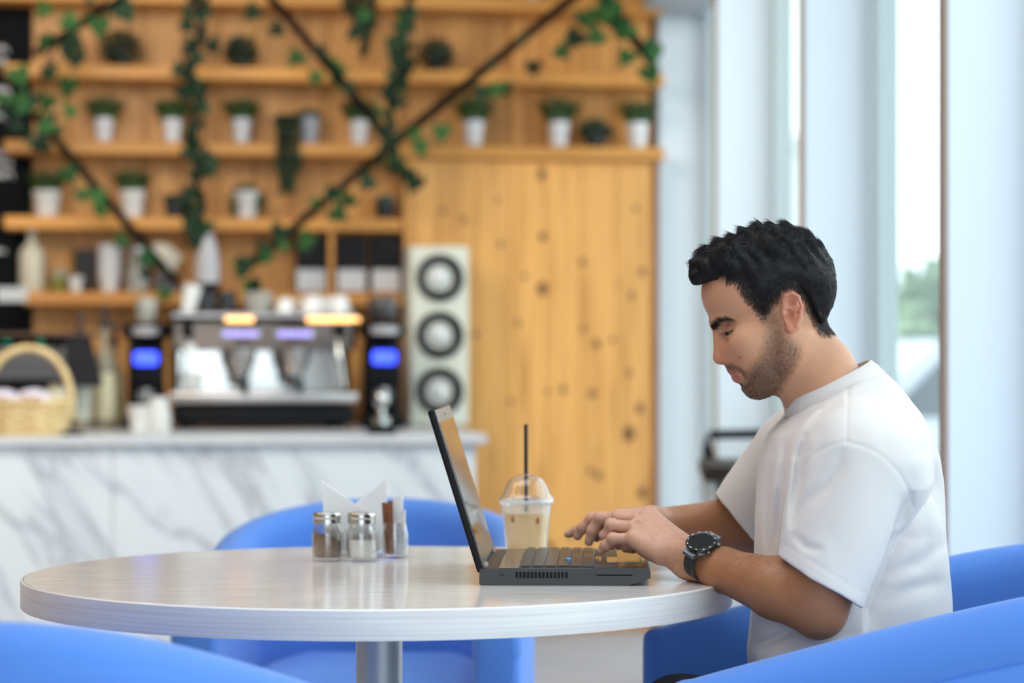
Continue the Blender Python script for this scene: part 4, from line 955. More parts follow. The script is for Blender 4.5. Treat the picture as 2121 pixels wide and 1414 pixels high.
def foldsd(x, y, pl):
    d = np.full(x.shape, 1e9, f32); s = np.zeros(x.shape, f32)
    L = [math.hypot(b[0] - a[0], b[1] - a[1]) for a, b in zip(pl[:-1], pl[1:])]; T = sum(L); c = 0
    for (ax, ay), (bx, by), l in zip(pl[:-1], pl[1:], L):
        ex, ey = bx - ax, by - ay; t = np.clip(((x - ax) * ex + (y - ay) * ey) / (ex * ex + ey * ey + 1e-9), 0, 1)
        q = (x - ax - ex * t) ** 2 + (y - ay - ey * t) ** 2; m = q < d; d = np.where(m, q, d); s = np.where(m, (c + l * t) / T, s); c += l
    return np.sqrt(d), np.maximum(0, np.sin(math.pi * np.clip(s, 0, 1))) ** .8
def vnoise(P, seed=0):
    P = P + seed * 17.3; i = np.floor(P).astype(np.int64); f = (P - i).astype(f32); f = f * f * (3 - 2 * f)
    def h(a, b, c):
        n = (a * 374761393 + b * 668265263 + c * 2147483647) & 0x7fffffff
        n = ((n ^ (n >> 13)) * 1274126177) & 0x7fffffff
        return ((n ^ (n >> 16)) & 0xffff).astype(f32) / 65535.0
    r = 0
    for dx in (0, 1):
        for dy in (0, 1):
            for dz in (0, 1):
                w = (f[:, 0] if dx else 1 - f[:, 0]) * (f[:, 1] if dy else 1 - f[:, 1]) * (f[:, 2] if dz else 1 - f[:, 2])
                r = r + w * h(i[:, 0] + dx, i[:, 1] + dy, i[:, 2] + dz)
    return r * 2 - 1
def surface(fn, lo, hi, h, blk=8, margin=.006, smooth=1):
    """sparse surface nets of the zero level of fn"""
    lo = np.array(lo, f32); hi = np.array(hi, f32)
    nb = np.ceil((hi - lo) / (h * blk)).astype(int); N = nb * blk
    g = np.stack(np.meshgrid(*[np.arange(k) for k in nb], indexing='ij'), -1).reshape(-1, 3)
    cen = lo + (g * blk + (blk - 1) / 2) * h
    d = np.concatenate([fn(c.astype(f32)) for c in np.array_split(cen, max(1, len(cen) // 200000))])
    keep = np.abs(d) < blk * h * 1.05 + margin
    A = np.repeat(np.repeat(np.repeat(np.where(d > 0, 1, -1).astype(f32).reshape(nb), blk, 0), blk, 1), blk, 2)
    off = np.stack(np.meshgrid(*[np.arange(blk)] * 3, indexing='ij'), -1).reshape(-1, 3)
    kb = g[keep]
    for part in np.array_split(kb, max(1, len(kb) // 400)):
        idx = (part[:, None] * blk + off[None]).reshape(-1, 3)
        A[idx[:, 0], idx[:, 1], idx[:, 2]] = fn((lo + idx * h).astype(f32))
    S = A < 0
    n = np.array(A.shape)
    cnt = np.zeros(n - 1, np.int8)
    for dx in (0, 1):
        for dy in (0, 1):
            for dz in (0, 1): cnt += S[dx:n[0] - 1 + dx, dy:n[1] - 1 + dy, dz:n[2] - 1 + dz]
    act = np.argwhere((cnt > 0) & (cnt < 8))
    vid = np.full(n - 1, -1, np.int32); vid[act[:, 0], act[:, 1], act[:, 2]] = np.arange(len(act))
    cor = np.array([[a, b, c] for a in (0, 1) for b in (0, 1) for c in (0, 1)])
    val = np.stack([A[act[:, 0] + c[0], act[:, 1] + c[1], act[:, 2] + c[2]] for c in cor], 1)
    acc = np.zeros((len(act), 3), f32); num = np.zeros(len(act), f32)
    for i in range(8):
        for j in range(i + 1, 8):
            if np.abs(cor[i] - cor[j]).sum() != 1: continue
            a, b = val[:, i], val[:, j]; m = (a < 0) != (b < 0)
            with np.errstate(divide='ignore', invalid='ignore'): t = np.where(m, a / (a - b), 0)
            acc += np.where(m[:, None], cor[i] + (cor[j] - cor[i]) * t[:, None], 0); num += m
    V = lo + (act + acc / num[:, None]) * h
    F = []
    for ax in range(3):
        s0 = [slice(0, n[0]), slice(0, n[1]), slice(0, n[2])]; s1 = list(s0); s0[ax] = slice(0, n[ax] - 1); s1[ax] = slice(1, n[ax])
        a, b = S[tuple(s0)], S[tuple(s1)]; e = np.argwhere(a != b)
        u, v = (ax + 1) % 3, (ax + 2) % 3
        e = e[(e[:, u] > 0) & (e[:, v] > 0) & (e[:, u] < n[u] - 1) & (e[:, v] < n[v] - 1)]
        def cell(du, dv):
            q = e.copy(); q[:, u] -= du; q[:, v] -= dv; return vid[q[:, 0], q[:, 1], q[:, 2]]
        q = np.stack([cell(1, 1), cell(0, 1), cell(0, 0), cell(1, 0)], 1)
        fl = ~a[e[:, 0], e[:, 1], e[:, 2]]; q[fl] = q[fl][:, ::-1]; F.append(q)
    F = np.concatenate(F); F = F[(F >= 0).all(1)]
    for _ in range(smooth):
        s = np.zeros_like(V); c = np.zeros(len(V), f32)
        for k in range(4):
            a, b = F[:, k], F[:, (k + 1) % 4]
            for x_, y_ in ((a, b), (b, a)):
                for d_ in range(3): s[:, d_] += np.bincount(x_, V[y_, d_], len(V))
                c += np.bincount(x_, minlength=len(V))
        V = V * .5 + .5 * s / np.maximum(c, 1)[:, None]
    return V.astype(f32), F
def np_mesh(name, V, F, m=None, col=None):
    me = bpy.data.meshes.new(name); k = F.shape[1]
    me.vertices.add(len(V)); me.vertices.foreach_set('co', np.ascontiguousarray(V, f32).ravel())
    me.loops.add(F.size); me.loops.foreach_set('vertex_index', F.astype(np.int32).ravel())
    me.polygons.add(len(F)); me.polygons.foreach_set('loop_start', np.arange(0, F.size, k, dtype=np.int32))
    if col is not None:
        a = me.color_attributes.new('tone', 'FLOAT_COLOR', 'POINT'); cc = np.ones((len(V), 4), f32); cc[:, :3] = col; a.data.foreach_set('color', cc.ravel())
    me.update(); me.validate(); me.shade_smooth()
    if m: me.materials.append(m)
    return me
def vnormals(V, F):
    n = np.cross(V[F[:, 2]] - V[F[:, 0]], V[F[:, 3]] - V[F[:, 1]]); N = np.zeros_like(V)
    for k in range(4):
        for d in range(3): N[:, d] += np.bincount(F[:, k], n[:, d], len(V))
    return N / (np.linalg.norm(N, axis=1, keepdims=True) + 1e-12)
def strands(P, N, D, L, w, lift=.25, curl=0, seg=4, seed=1, droop=None):
    """thin three-sided hairs: roots P, normals N, directions D, lengths L"""
    rg = np.random.RandomState(seed); n = len(P)
    T = D - N * np.sum(D * N, 1, keepdims=True); T /= np.linalg.norm(T, axis=1, keepdims=True) + 1e-9
    S = np.cross(T, N); S /= np.linalg.norm(S, axis=1, keepdims=True) + 1e-9
    ph = rg.uniform(0, 6.28, n)[:, None]; V = np.zeros((n, seg + 1, 3, 3), f32)
    for i in range(seg + 1):
        t = i / seg
        c = P + T * (L * t)[:, None] + N * (L * lift * (t - .75 * t * t))[:, None] + S * (curl * L[:, None] * np.sin(ph + t * 5.0))
        ww = w * (1 - .8 * t)
        for k in range(3):
            a = 2.094 * k; V[:, i, k] = c + (S * math.cos(a) + N * math.sin(a)) * ww
    F = []
    base = (np.arange(n) * (seg + 1) * 3)[:, None]
    for i in range(seg):
        for k in range(3):
            l = (k + 1) % 3; F.append(base + np.array([[i * 3 + k, i * 3 + l, (i + 1) * 3 + l, (i + 1) * 3 + k]]))
    return V.reshape(-1, 3), np.concatenate(F)
# ------------------------------------------------------------------ head
AX = axes(R(22))
def mir(P):
    q = P.copy(); q[:, 1] = HYM - np.abs(P[:, 1] - HYM); return q           # fold both halves onto the near side
def crop(P):
    px = 1060.5 + P[:, 0] * FPX / P[:, 1]; py = HY + (CZ - P[:, 2]) * FPX / P[:, 1]
    return (px - 1400) * 3.1425, (py - 430) * 3.1425
def cranium(P):
    d = ell(P, C(590, 478), (.0950, .0730, .0700), AX)
    d = smin(d, ell(P, C(405, 560), (.0505, .0600, .0520), AX), .02)
    d = smin(d, sph(P, C(800, 575), .0445), .03)
    return d
EYE = C(372, 815, -.0315)
def head(P0):
    P = mir(P0)
    d = cranium(P)
    # temples, midface, cheeks
    d = smin(d, ell(P, C(505, 900, 0), (.050, .056, .052), AX), .02)
    d = smin(d, ell(P, C(455, 868, -.043), (.024, .020, .021), AX), .018)
    d = smin(d, rcone(P, C(480, 865, -.044), C(680, 760, -.054), .012, .010), .03)
    d = smin(d, rcone(P, C(258, 752, 0), C(300, 742, -.034), .0092, .0085), .012)            # brow ridge
    # jaw
    d = smin(d, rcone(P, C(530, 1152, -.006), C(540, 1140, -.016), .0205, .018), .01)
    d = smin(d, rcone(P, C(540, 1140, -.014), C(725, 990, -.047), .0185, .0150), .014)
    d = smin(d, rcone(P, C(725, 990, -.047), C(725, 760, -.058), .0150, .014), .016)
    d = smin(d, ell(P, C(610, 1030, 0), (.042, .042, .036), AX), .02)
    d = smin(d, ell(P, C(560, 960, -.034), (.028, .018, .030), AX), .02)
    d = smin(d, rcone(P, C(640, 1080, -.02), C(760, 900, -.035), .022, .03), .02)
    # mouth barrel, lips
    d = smin(d, ell(P, C(458, 1068, 0), (.0225, .028, .020), AX), .012)
    d = smin(d, rcone(P, C(383, 1030, 0), C(395, 1032, -.012), .0105, .0095), .008)
    d = smin(d, rcone(P, C(361, 1058, 0), C(378, 1062, -.012), .0050, .0046), .004)
    d = smin(d, rcone(P, C(378, 1062, -.012), C(435, 1084, -.0235), .0046, .0022), .004)
    d = smin(d, rcone(P, C(392, 1108, 0), C(400, 1108, -.011), .0060, .0056), .003)
    d = smin(d, rcone(P, C(400, 1108, -.011), C(438, 1088, -.0225), .0056, .0022), .003)
    gm = np.minimum(rcone(P, C(352, 1084, 0), C(384, 1086, -.011), .0008, .0008), rcone(P, C(384, 1086, -.011), C(442, 1090, -.0245), .0008, .0014))
    d = smax(d, -gm, .0022)
    d = smax(d, -rcone(P, C(410, 1158, 0), C(425, 1158, -.012), .004, .003), .006)           # groove under the lip
    # nose
    ns = rcone(P, C(272, 800), C(283, 975), .0072, .0086)
    ns = smin(ns, sph(P, C(293, 975), .0098), .006)
    ns = smin(ns, sph(P, C(343, 982, -.0105), .0072), .007)
    ns = smin(ns, rcone(P, C(300, 840, -.006), C(350, 955, -.011), .0075, .0085), .008)
    d = smin(d, ns, .0075)
    d = smax(d, -ell(P, C(312, 1012, -.0062), (.0045, .0030, .0034), AX), .002)
    d = smax(d, -rcone(P, C(362, 955, -.021), C(378, 1005, -.021), .0022, .002), .005)       # wing crease
    # eye socket, lids, slit
    d = smax(d, -ell(P, C(312, 812, -.030), (.014, .017, .0125), AX), .012)
    lid = sph(P, EYE, .0128)
    d = smin(d, lid, .004)
    slit = np.minimum(rcone(P, C(302, 824, -.026), C(345, 818, -.0385), .0014, .0024), rcone(P, C(345, 818, -.0385), C(390, 802, -.046), .0024, .0012))
    d = smax(d, -slit, .0016)
    crease = rcone(P, C(300, 795, -.030), C(372, 775, -.046), .0007, .0009); d = smax(d, -crease, .002)
    # ear
    E = .0770
    er = ell(P, C(757, 680, -E), (.0150, .0052, .0300), axes(R(8)))
    hx = [C(700, 606, -E - .001), C(716, 572, -E - .004), C(758, 556, -E - .007), C(797, 580, -E - .010), C(816, 640, -E - .011), C(808, 705, -E - .010), C(785, 765, -E - .006), C(752, 796, -E - .001)]
    er = smin(er, chain(P, hx, [.0026, .0028, .0030, .0032, .0032, .0030, .0030, .0042], .002), .003)
    er = smin(er, sph(P, C(742, 788, -E + .001), .0062), .004)
    er = smin(er, chain(P, [C(775, 600, -E - .005), C(786, 660, -E - .006), C(772, 730, -E - .005)], [.002, .0026, .002], .002), .003)
    er = smax(er, -ell(P, C(738, 704, -E - .008), (.0078, .0100, .0115), axes(R(8))), .002)
    er = smax(er, -ell(P, C(744, 618, -E - .009), (.0075, .0085, .0070), axes(R(-20))), .002)
    er = smax(er, -chain(P, [C(770, 588, -E - .010), C(797, 640, -E - .012), C(790, 705, -E - .011)], [.002, .0026, .002], .002), .002)
    er = smin(er, sph(P, C(706, 692, -E - .001), .0042), .004)
    d = smin(d, er, .004)
    # neck
    d = smin(d, rcone(P, C(781, 837, 0), C(931, 1152, 0), .0500, .0545), .022)
    d = smin(d, rcone(P, C(931, 1152, 0), C(1010, 1330, 0), .0545, .064), .02)
    d = smin(d, rcone(P, C(800, 850, -.046), C(790, 1290, -.014), .0105, .0105), .016)
    d = smin(d, rcone(P, C(960, 1050, -.012), C(1120, 1330, -.050), .040, .034), .03)
    return d
def head_sdf(P):
    lim = np.sqrt(np.sum((P - C(650, 800)) ** 2, 1)) - .24
    d = lim + .05; m = lim < .03
    if m.any(): d[m] = head(P[m])
    zc_ = C(900, 1370)[2]
    return np.maximum(d, zc_ - P[:, 2])
lo = C(140, 1420, -.115); hi = C(1330, 120, .115); lo = np.minimum(lo, hi); hi = np.maximum(C(1330, 120, -.115), C(1330, 120, .115)); lo = np.array([C(140, 600, 0)[0] - .01, HYM - .125, C(900, 1385)[2]], f32); hi = np.array([C(1330, 600, 0)[0], HYM + .125, C(600, 120)[2]], f32)
hV, hF = surface(head_sdf, lo, hi, .0016, smooth=1)
hN = vnormals(hV, hF)
SKIN = np.array([.560, .285, .165], f32)
def blend(c, m, k): return c * (1 - m[:, None]) + np.array(k, f32) * m[:, None]
def soft(d, w): return np.clip(.5 - d / w, 0, 1)
hx_, hy_ = crop(mir(hV))
hc = np.tile(SKIN, (len(hV), 1)) * (1 + .05 * vnoise(hV * 90)[:, None]) 
near_face = soft(polysd(hx_, hy_, [(150, 450), (450, 480), (600, 720), (560, 1000), (430, 1100), (200, 1050)]), 160)
hc = blend(hc, near_face * .35, [.60, .285, .160])
nose = np.exp(-((hx_ - 290) ** 2 + (hy_ - 960) ** 2) / 75 ** 2); hc = blend(hc, nose * .45, [.60, .215, .125])
ear = soft(polysd(hx_, hy_, [(690, 550), (760, 535), (835, 590), (830, 720), (770, 815), (700, 800)]), 30) * (np.abs(hV[:, 1] - HYM) > .066)
hc = blend(hc, ear * .6, [.66, .235, .150])
lips = np.maximum(soft(polysd(hx_, hy_, [(325, 1066), (350, 1050), (385, 1058), (440, 1080), (400, 1088), (350, 1088)]), 12), soft(polysd(hx_, hy_, [(360, 1090), (400, 1088), (438, 1086), (425, 1115), (395, 1136), (372, 1130)]), 12)) * (np.abs(hV[:, 1] - HYM) < .026)
hc = blend(hc, lips * .85, [.46, .13, .11])
BEARD = [(562, 700), (640, 690), (690, 742), (722, 830), (800, 905), (805, 960), (768, 1040), (715, 1130), (668, 1210), (560, 1270), (470, 1250), (428, 1190), (418, 1148), (448, 1130), (470, 1085), (500, 1030), (545, 970), (575, 900), (585, 800)]
MOUST = [(322, 1022), (350, 1012), (400, 1030), (450, 1065), (478, 1110), (470, 1150), (448, 1120), (425, 1075), (385, 1052), (335, 1052)]
bsd = polysd(hx_, hy_, BEARD); msd = polysd(hx_, hy_, MOUST)
inface = hN[:, 2] > -2
bm_ = np.maximum(soft(bsd, 70), soft(msd, 30) * .9) * inface
lower = np.clip((hy_ - 780) / 300, 0, 1)
hc = blend(hc, bm_ * (.34 + .28 * lower), [.115, .070, .046])
HAIRP = [(60, 505), (175, 498), (250, 474), (330, 492), (398, 494), (412, 545), (480, 622), (540, 690), (566, 735), (600, 700), (628, 642), (690, 574), (760, 533), (830, 600), (868, 690), (914, 792), (964, 838), (1060, 800), (1200, 600), (1200, -50), (-100, -50), (-100, 480)]
def chaikin(p, n=2):
    for _ in range(n):
        q = []
        for i in range(len(p)):
            a, b = p[i], p[(i + 1) % len(p)]; q += [(a[0] * .75 + b[0] * .25, a[1] * .75 + b[1] * .25), (a[0] * .25 + b[0] * .75, a[1] * .25 + b[1] * .75)]
        p = q
    return p
HAIRP = chaikin(HAIRP)
hsd = polysd(hx_, hy_, HAIRP)
hc = blend(hc, np.clip((14 - hsd) / 58, 0, 1) * .92, [.030, .022, .019])
BROW = [(218, 782), (232, 748), (265, 722), (315, 710), (368, 722), (378, 742), (318, 738), (272, 752), (246, 784)]
brsd = polysd(hx_, hy_, BROW); brm = soft(brsd, 20) * (np.abs(hV[:, 1] - HYM) > .004) * (hx_ < 420)
hc = blend(hc, brm * .75, [.05, .028, .02])
lash = np.minimum(rcone(mir(hV), C(298, 822, -.026), C(345, 806, -.0385), .0, .0), rcone(mir(hV), C(345, 806, -.0385), C(394, 792, -.046), .0, .0))
hc = blend(hc, np.clip(1.35 - lash / .0026, 0, 1) * .85, [.03, .016, .012])
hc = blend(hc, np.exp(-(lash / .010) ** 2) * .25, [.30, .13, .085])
mole = np.exp(-((hx_ - 415) ** 2 + (hy_ - 976) ** 2) / 7 ** 2) * (hV[:, 1] < HYM); hc = blend(hc, mole * .8, [.10, .04, .025])
# ------------------------------------------------------------------ arms and hands
def palm(P, wr, rw, mcps, rm, extra):
    d = None
    for m_, r_ in zip(mcps, rm):
        e = rcone(P, wr, m_, rw, r_); d = e if d is None else smin(d, e, .012)
    for a, b, ra, rb in extra: d = smin(d, rcone(P, a, b, ra, rb), .010)
    return d
EL1 = Q(1690, 1256, 3.432); W1 = Q(1430, 1158, 3.650)
L_m = [H(775, 545, 3.690), H(795, 440, 3.708), H(838, 352, 3.728), H(920, 312, 3.746)]
L_f = [([L_m[0], H(560, 545, 3.702), H(490, 612, 3.708), H(447, 662, 3.712)], [.0098, .0086, .0076, .0064]),
       ([L_m[1], H(545, 408, 3.722), H(490, 520, 3.730), H(505, 610, 3.735)], [.0105, .0092, .0082, .0068]),
       ([L_m[2], H(612, 335, 3.742), H(548, 450, 3.755), H(552, 610, 3.760)], [.0105, .0092, .0082, .0070]),
       ([L_m[3], H(700, 340, 3.764), H(640, 480, 3.775), H(620, 612, 3.780)], [.0105, .0092, .0082, .0070]),
       ([H(1120, 560, 3.700), H(900, 600, 3.742), H(760, 620, 3.756), H(690, 632, 3.758)], [.015, .0115, .0098, .0078])]
def arm_near(P):
    d = rcone(P, Q(1762, 960, 3.475), Q(1708, 1200, 3.428), .046, .045)
    d = smin(d, rcone(P, EL1, Q(1608, 1218, 3.478), .0415, .0435), .03)
    d = smin(d, sph(P, Q(1700, 1272, 3.432), .034), .016)
    d = smin(d, rcone(P, Q(1608, 1218, 3.478), Q(1500, 1180, 3.590), .0435, .0320), .012)
    d = smin(d, rcone(P, Q(1500, 1180, 3.590), W1, .0320, .0262), .012)
    d = smin(d, palm(P, W1, .0255, L_m, [.0125, .0130, .0130, .0125], [(H(1130, 700, 3.656), H(800, 575, 3.686), .0150, .0120), (H(1010, 690, 3.664), H(900, 640, 3.678), .0150, .014), (H(1100, 600, 3.70), H(930, 560, 3.725), .018, .013)]), .014)
    for k_, (pts, rr) in enumerate(L_f):
        fd = chain(P, pts, rr, .0035)
        for p_, r_ in zip(pts[1:3], rr[1:3]): fd = smin(fd, sph(P, p_ + np.array([0, 0, .0012], f32), r_ * 1.02), .004)
        d = smin(d, fd, .0042)
    for m_ in L_m: d = smin(d, sph(P, m_ + np.array([0, 0, .0022], f32), .0115), .006)
    for a, b in zip(L_m[:-1], L_m[1:]):            # tendons' valleys
        mid = (a + b) / 2 + np.array([.004, 0, .013], f32); d = smax(d, -sph(P, mid + np.array([0, 0, .003], f32), .0030), .010)
    return d
EL2 = Q(1566, 1102, 3.975); W2 = Q(1345, 1088, 3.850)
R_m = [H(610, 345, 3.800), H(620, 335, 3.822), H(640, 345, 3.844), H(660, 380, 3.864)]
R_f = [([R_m[0], H(432, 345, 3.808), H(362, 470, 3.812), H(330, 572, 3.814)], [.0108, .0096, .0086, .0072]),
       ([R_m[1], H(362, 352, 3.832), H(265, 440, 3.838), H(218, 518, 3.842)], [.0108, .0096, .0084, .0070]),
       ([R_m[2], H(360, 410, 3.856), H(210, 472, 3.864), H(128, 496, 3.867)], [.0105, .0090, .0080, .0068]),
       ([R_m[3], H(490, 430, 3.876), H(430, 490, 3.882), H(405, 540, 3.885)], [.0098, .0082, .0072, .0062]),
       ([H(800, 470, 3.82), H(640, 500, 3.79), H(540, 520, 3.785), H(470, 510, 3.783)], [.014, .0115, .0098, .0078])]
def arm_far(P):
    d = rcone(P, Q(1665, 940, 3.80), Q(1570, 1080, 3.965), .046, .045)
    d = smin(d, rcone(P, EL2, Q(1500, 1090, 3.945), .042, .043), .03)
    d = smin(d, rcone(P, Q(1500, 1090, 3.945), W2, .043, .0262), .012)
    d = smin(d, palm(P, W2, .0255, R_m, [.0130, .0130, .0128, .012], [(H(860, 470, 3.83), H(680, 450, 3.806), .018, .013)]), .014)
    for pts, rr in R_f:
        fd = chain(P, pts, rr, .0035)
        for p_, r_ in zip(pts[1:3], rr[1:3]): fd = smin(fd, sph(P, p_ + np.array([0, 0, .0012], f32), r_ * 1.02), .004)
        d = smin(d, fd, .0042)
    return d
def bounded(fn, box):
    lo_, hi_ = np.array(box[0], f32), np.array(box[1], f32)
    def g(P):
        q = np.maximum(np.maximum(lo_ - P, P - hi_), 0); dd = np.linalg.norm(q, axis=1); out = dd + .02; m = dd < .02
        if m.any(): out[m] = fn(P[m])
        return out
    return g
nlo, nhi = np.array([.10, 3.375, .655], f32), np.array([.56, 3.81, .985], f32)
aV, aF = surface(arm_near, nlo, nhi, .0017, smooth=1)
flo, fhi = np.array([.06, 3.73, .735], f32), np.array([.55, 4.03, .98], f32)
bV, bF = surface(arm_far, flo, fhi, .0019, smooth=1)
def armcol(V, wr, el, fingers):
    ax = (wr - el); t = np.clip((V - el) @ ax / (ax @ ax), -.5, 2)
    c = np.tile(np.array([.385, .168, .078], f32), (len(V), 1)); hnd = np.clip((t - .78) / .35, 0, 1)
    c = blend(c, hnd, [.650, .365, .255])
    c = blend(c, np.clip(-t * 4, 0, 1) * 0, [.5, .3, .2])
    c *= (1 + .06 * vnoise(V * 70)[:, None] + .04 * vnoise(V * 260)[:, None])
    for pts, rr in fingers:
        for p_ in pts[1:3]: c = blend(c, np.exp(-(sph(V, p_, 0) / .010) ** 2) * .25, [.60, .26, .17])
        tip = pts[3]; dr = (pts[3] - pts[2]) / np.linalg.norm(pts[3] - pts[2])
        c = blend(c, np.exp(-(sph(V, tip, 0) / .010) ** 2) * .5, [.62, .25, .19])
        up = np.array([0, -.75, .65], f32); up = up - dr * (up @ dr); up /= np.linalg.norm(up)
        nl = tip + dr * .001 + up * rr[3]; q = V - nl; al = q @ dr; lat = np.linalg.norm(q - al[:, None] * dr - (q @ up)[:, None] * up, axis=1)
        nm = np.clip(1.6 - np.maximum(np.abs(al) / .0052, lat / .0042) * 1.3, 0, 1) * (q @ up > -.003)
        c = blend(c, nm * .6, [.68, .40, .34])
    return c
ac = armcol(aV, W1, EL1, L_f); bc = armcol(bV, W2, EL2, R_f)
PV = np.concatenate([hV, aV, bV]); PF = np.concatenate([hF, aF + len(hV), bF + len(hV) + len(aV)]); PC = np.concatenate([hc, ac, bc])
m_skin = mat('skin', (.55, .29, .18, 1), .46, spec=.4, Subsurface_Weight=.12, Subsurface_Scale=.004); t = NT(m_skin)
m_skin.node_tree.nodes['Principled BSDF'].inputs['Subsurface Radius'].default_value = (1.0, .35, .2)
at = t.n('ShaderNodeAttribute'); at.attribute_name = 'tone'; t.l(at.outputs['Color'], t.b.inputs['Base Color'])
tc = t.n('ShaderNodeTexCoord'); nz = t.n('ShaderNodeTexNoise'); nz.inputs['Scale'].default_value = 420; nz.inputs['Detail'].default_value = 3; t.l(tc.outputs['Object'], nz.inputs['Vector']); t.bump(nz.outputs['Fac'], .16, .0012)
man = link('person', np_mesh('person', PV, np.clip(PF, 0, None), m_skin, PC))
tag(man, 'man with short dark hair and stubble in a white t-shirt typing on a laptop', 'person')
# eyes
for s in (-1, 1):
    e = EYE.copy()
    if s > 0: e[1] = 2 * HYM - e[1]
    mb = MB(); mb.sphere(tuple(float(x) for x in e), .0119, 24, 16)
    m_eye = mat('eye_white', (.20, .165, .145, 1), .3)
    eo = mb.build('eye', m_eye, man, 180)
    g_ = Vector((-.80, .42 * s, -.46)).normalized(); rot = g_.to_track_quat('Z', 'Y').to_matrix().to_4x4(); rot.translation = Vector([float(x) for x in e]) + g_ * .0092
    MB().lathe([(.0001, .0034), (.0038, .0027), (.0064, .0011), (.0070, -.0006)], 24, M=rot, cap=False).build('iris', mat('iris_dark', (.012, .007, .005, 1), .1), eo, 180)
# ------------------------------------------------------------------ hair
BL = [(150, 418, 68, .026), (215, 345, 104, .034), (320, 300, 122, .044), (440, 262, 122, .050), (560, 236, 130, .052), (690, 240, 132, .052), (800, 310, 128, .050), (862, 420, 116, .050)]
def hair(P0):
    P = mir(P0); xs_, ys_ = crop(P); hp = polysd(xs_, ys_, HAIRP); inn = np.clip((-hp - 38) / 110, 0, 1); inn = inn * inn * (3 - 2 * inn)
    d = cranium(P) - (.0075 * inn - .0010)
    for (x, y, r_, w_) in BL:
        e = rcone(P, C(x, y, 0), C(x + 12, y + 34, -w_), r_ * CU, r_ * CU * .80); d = smin(d, e, .010)
    d = smin(d, rcone(P, C(885, 520, -.03), C(895, 690, -.032), .029, .020), .02)
    topm = np.clip((430 - ys_) / 160, 0, 1)
    q = P0 * np.array([1, 1, 1], f32)
    wv = vnoise(q * np.array([52, 40, 52], f32)) * .0048 + vnoise(q * np.array([135, 110, 135], f32), 3) * .0014
    rid = np.sin((P0[:, 0] * 1.0 + P0[:, 2] * .55) * 260 + vnoise(q * 34, 5) * 3.2) * .0022
    d = d - topm * (wv + rid) - (1 - topm) * vnoise(q * 170, 2) * .0006
    frontm = np.clip((430 - xs_) / 60, 0, 1); return smax(d, (hp + 48 * (1 - frontm)) * CU, .003)
HV, HF = surface(hair, [C(30, 500)[0] - .01, HYM - .10, C(900, 880)[2]], [C(1080, 500)[0], HYM + .10, C(600, 20)[2]], .0019, smooth=1)
m_hair = mat('dark_hair', (.006, .0055, .006, 1), .5, spec=.3)
ho = link('hair', np_mesh('hair', HV, HF, m_hair), man)
HN = vnormals(HV, HF)
rg = np.random.RandomState(4)
pick = rg.choice(len(HV), min(26000, len(HV)), replace=False); pick = pick[HV[pick, 1] < HYM + .085]
X_, Y_ = crop(mir(HV[pick])); tp_ = np.clip((420 - Y_) / 140, 0, 1)[:, None]
side = np.stack([.45 + 0 * X_, 0 * X_, -1 + 0 * X_], 1)
fr_ = np.clip((620 - X_) / 300, 0, 1)[:, None]
side = side * (1 - fr_ * .6) + np.array([[-.35, 0, -.8]]) * fr_ * .6
a_ = vnoise(HV[pick] * 55, 9) * 1.6
topd = np.stack([-np.cos(a_) * .9, np.sin(a_ * 1.3) * .6, -.2 + np.sin(a_) * .8], 1)
Dd = side * (1 - tp_) + topd * tp_ + rg.normal(0, .16, (len(pick), 3))
Ls = (.0075 + .0075 * tp_[:, 0]) * rg.uniform(.6, 1.25, len(pick))
edge_ = np.clip(-polysd(X_, Y_, HAIRP) / 90, .35, 1); Ls = Ls * edge_
sV, sF = strands(HV[pick], HN[pick], Dd, Ls, .00028, lift=.10, curl=.12, seg=4)
rim = np.clip(1 - np.abs(hsd + 45) / 62, 0, 1) * (hx_ > 330) * (np.abs(hV[:, 1] - HYM) > .01) * (ear < .05)
ri, r2 = np.random.RandomState(3).choice(len(hV), 17000, p=rim / rim.sum()), np.random.RandomState(12)
rn = len(ri); rx = hx_[ri]
rD = np.stack([np.where(rx < 640, -.15, .35), np.zeros(rn), np.full(rn, -1.0)], 1) + r2.normal(0, .2, (rn, 3))
rV, rF = strands(hV[ri] + r2.normal(0, .0005, (rn, 3)), hN[ri], rD, r2.uniform(.003, .0075, rn), .00019, lift=.26, curl=.05, seg=3)
sF = np.concatenate([sF, rF + len(sV)]) if sF.shape[1] == rF.shape[1] else sF; sV = np.concatenate([sV, rV])
m_strand = mat('hair_strand', (.009, .0085, .0105, 1), .38, spec=.45)
link('hair_strands', np_mesh('hair_strands', sV, sF, m_strand), ho)['kind'] = 'stuff'
# stubble, eyebrows, lashes, arm hair
def scatter(V, N, mask, n, seed):
    r_ = np.random.RandomState(seed); p = mask / mask.sum(); i = r_.choice(len(V), n, p=p); return i, r_
i, r_ = scatter(hV, hN, (ear < .05) * np.clip(bm_ - .1, 0, 1) * (.40 + .60 * lower), 23000, 5)
dv = np.stack([np.full(n_ := len(i), -.15), np.zeros(n_), np.full(n_, -1.0)], 1) + r_.normal(0, .35, (n_, 3))
vV, vF = strands(hV[i] + r_.normal(0, .0005, (n_, 3)), hN[i], dv, r_.uniform(.0013, .0030, n_), .0001, lift=.45, seg=2)
link('beard', np_mesh('beard', vV, vF, mat('stubble_hair', (.030, .019, .013, 1), .5)), man)['kind'] = 'stuff'
i, r_ = scatter(hV, hN, brm ** 2, 1500, 6); n_ = len(i)
dv = np.stack([np.full(n_, 1.0), np.zeros(n_), np.full(n_, .12)], 1) + r_.normal(0, .18, (n_, 3))
vV, vF = strands(hV[i] + r_.normal(0, .0003, (n_, 3)), hN[i], dv, r_.uniform(.004, .008, n_), .00017, lift=.08, seg=3)
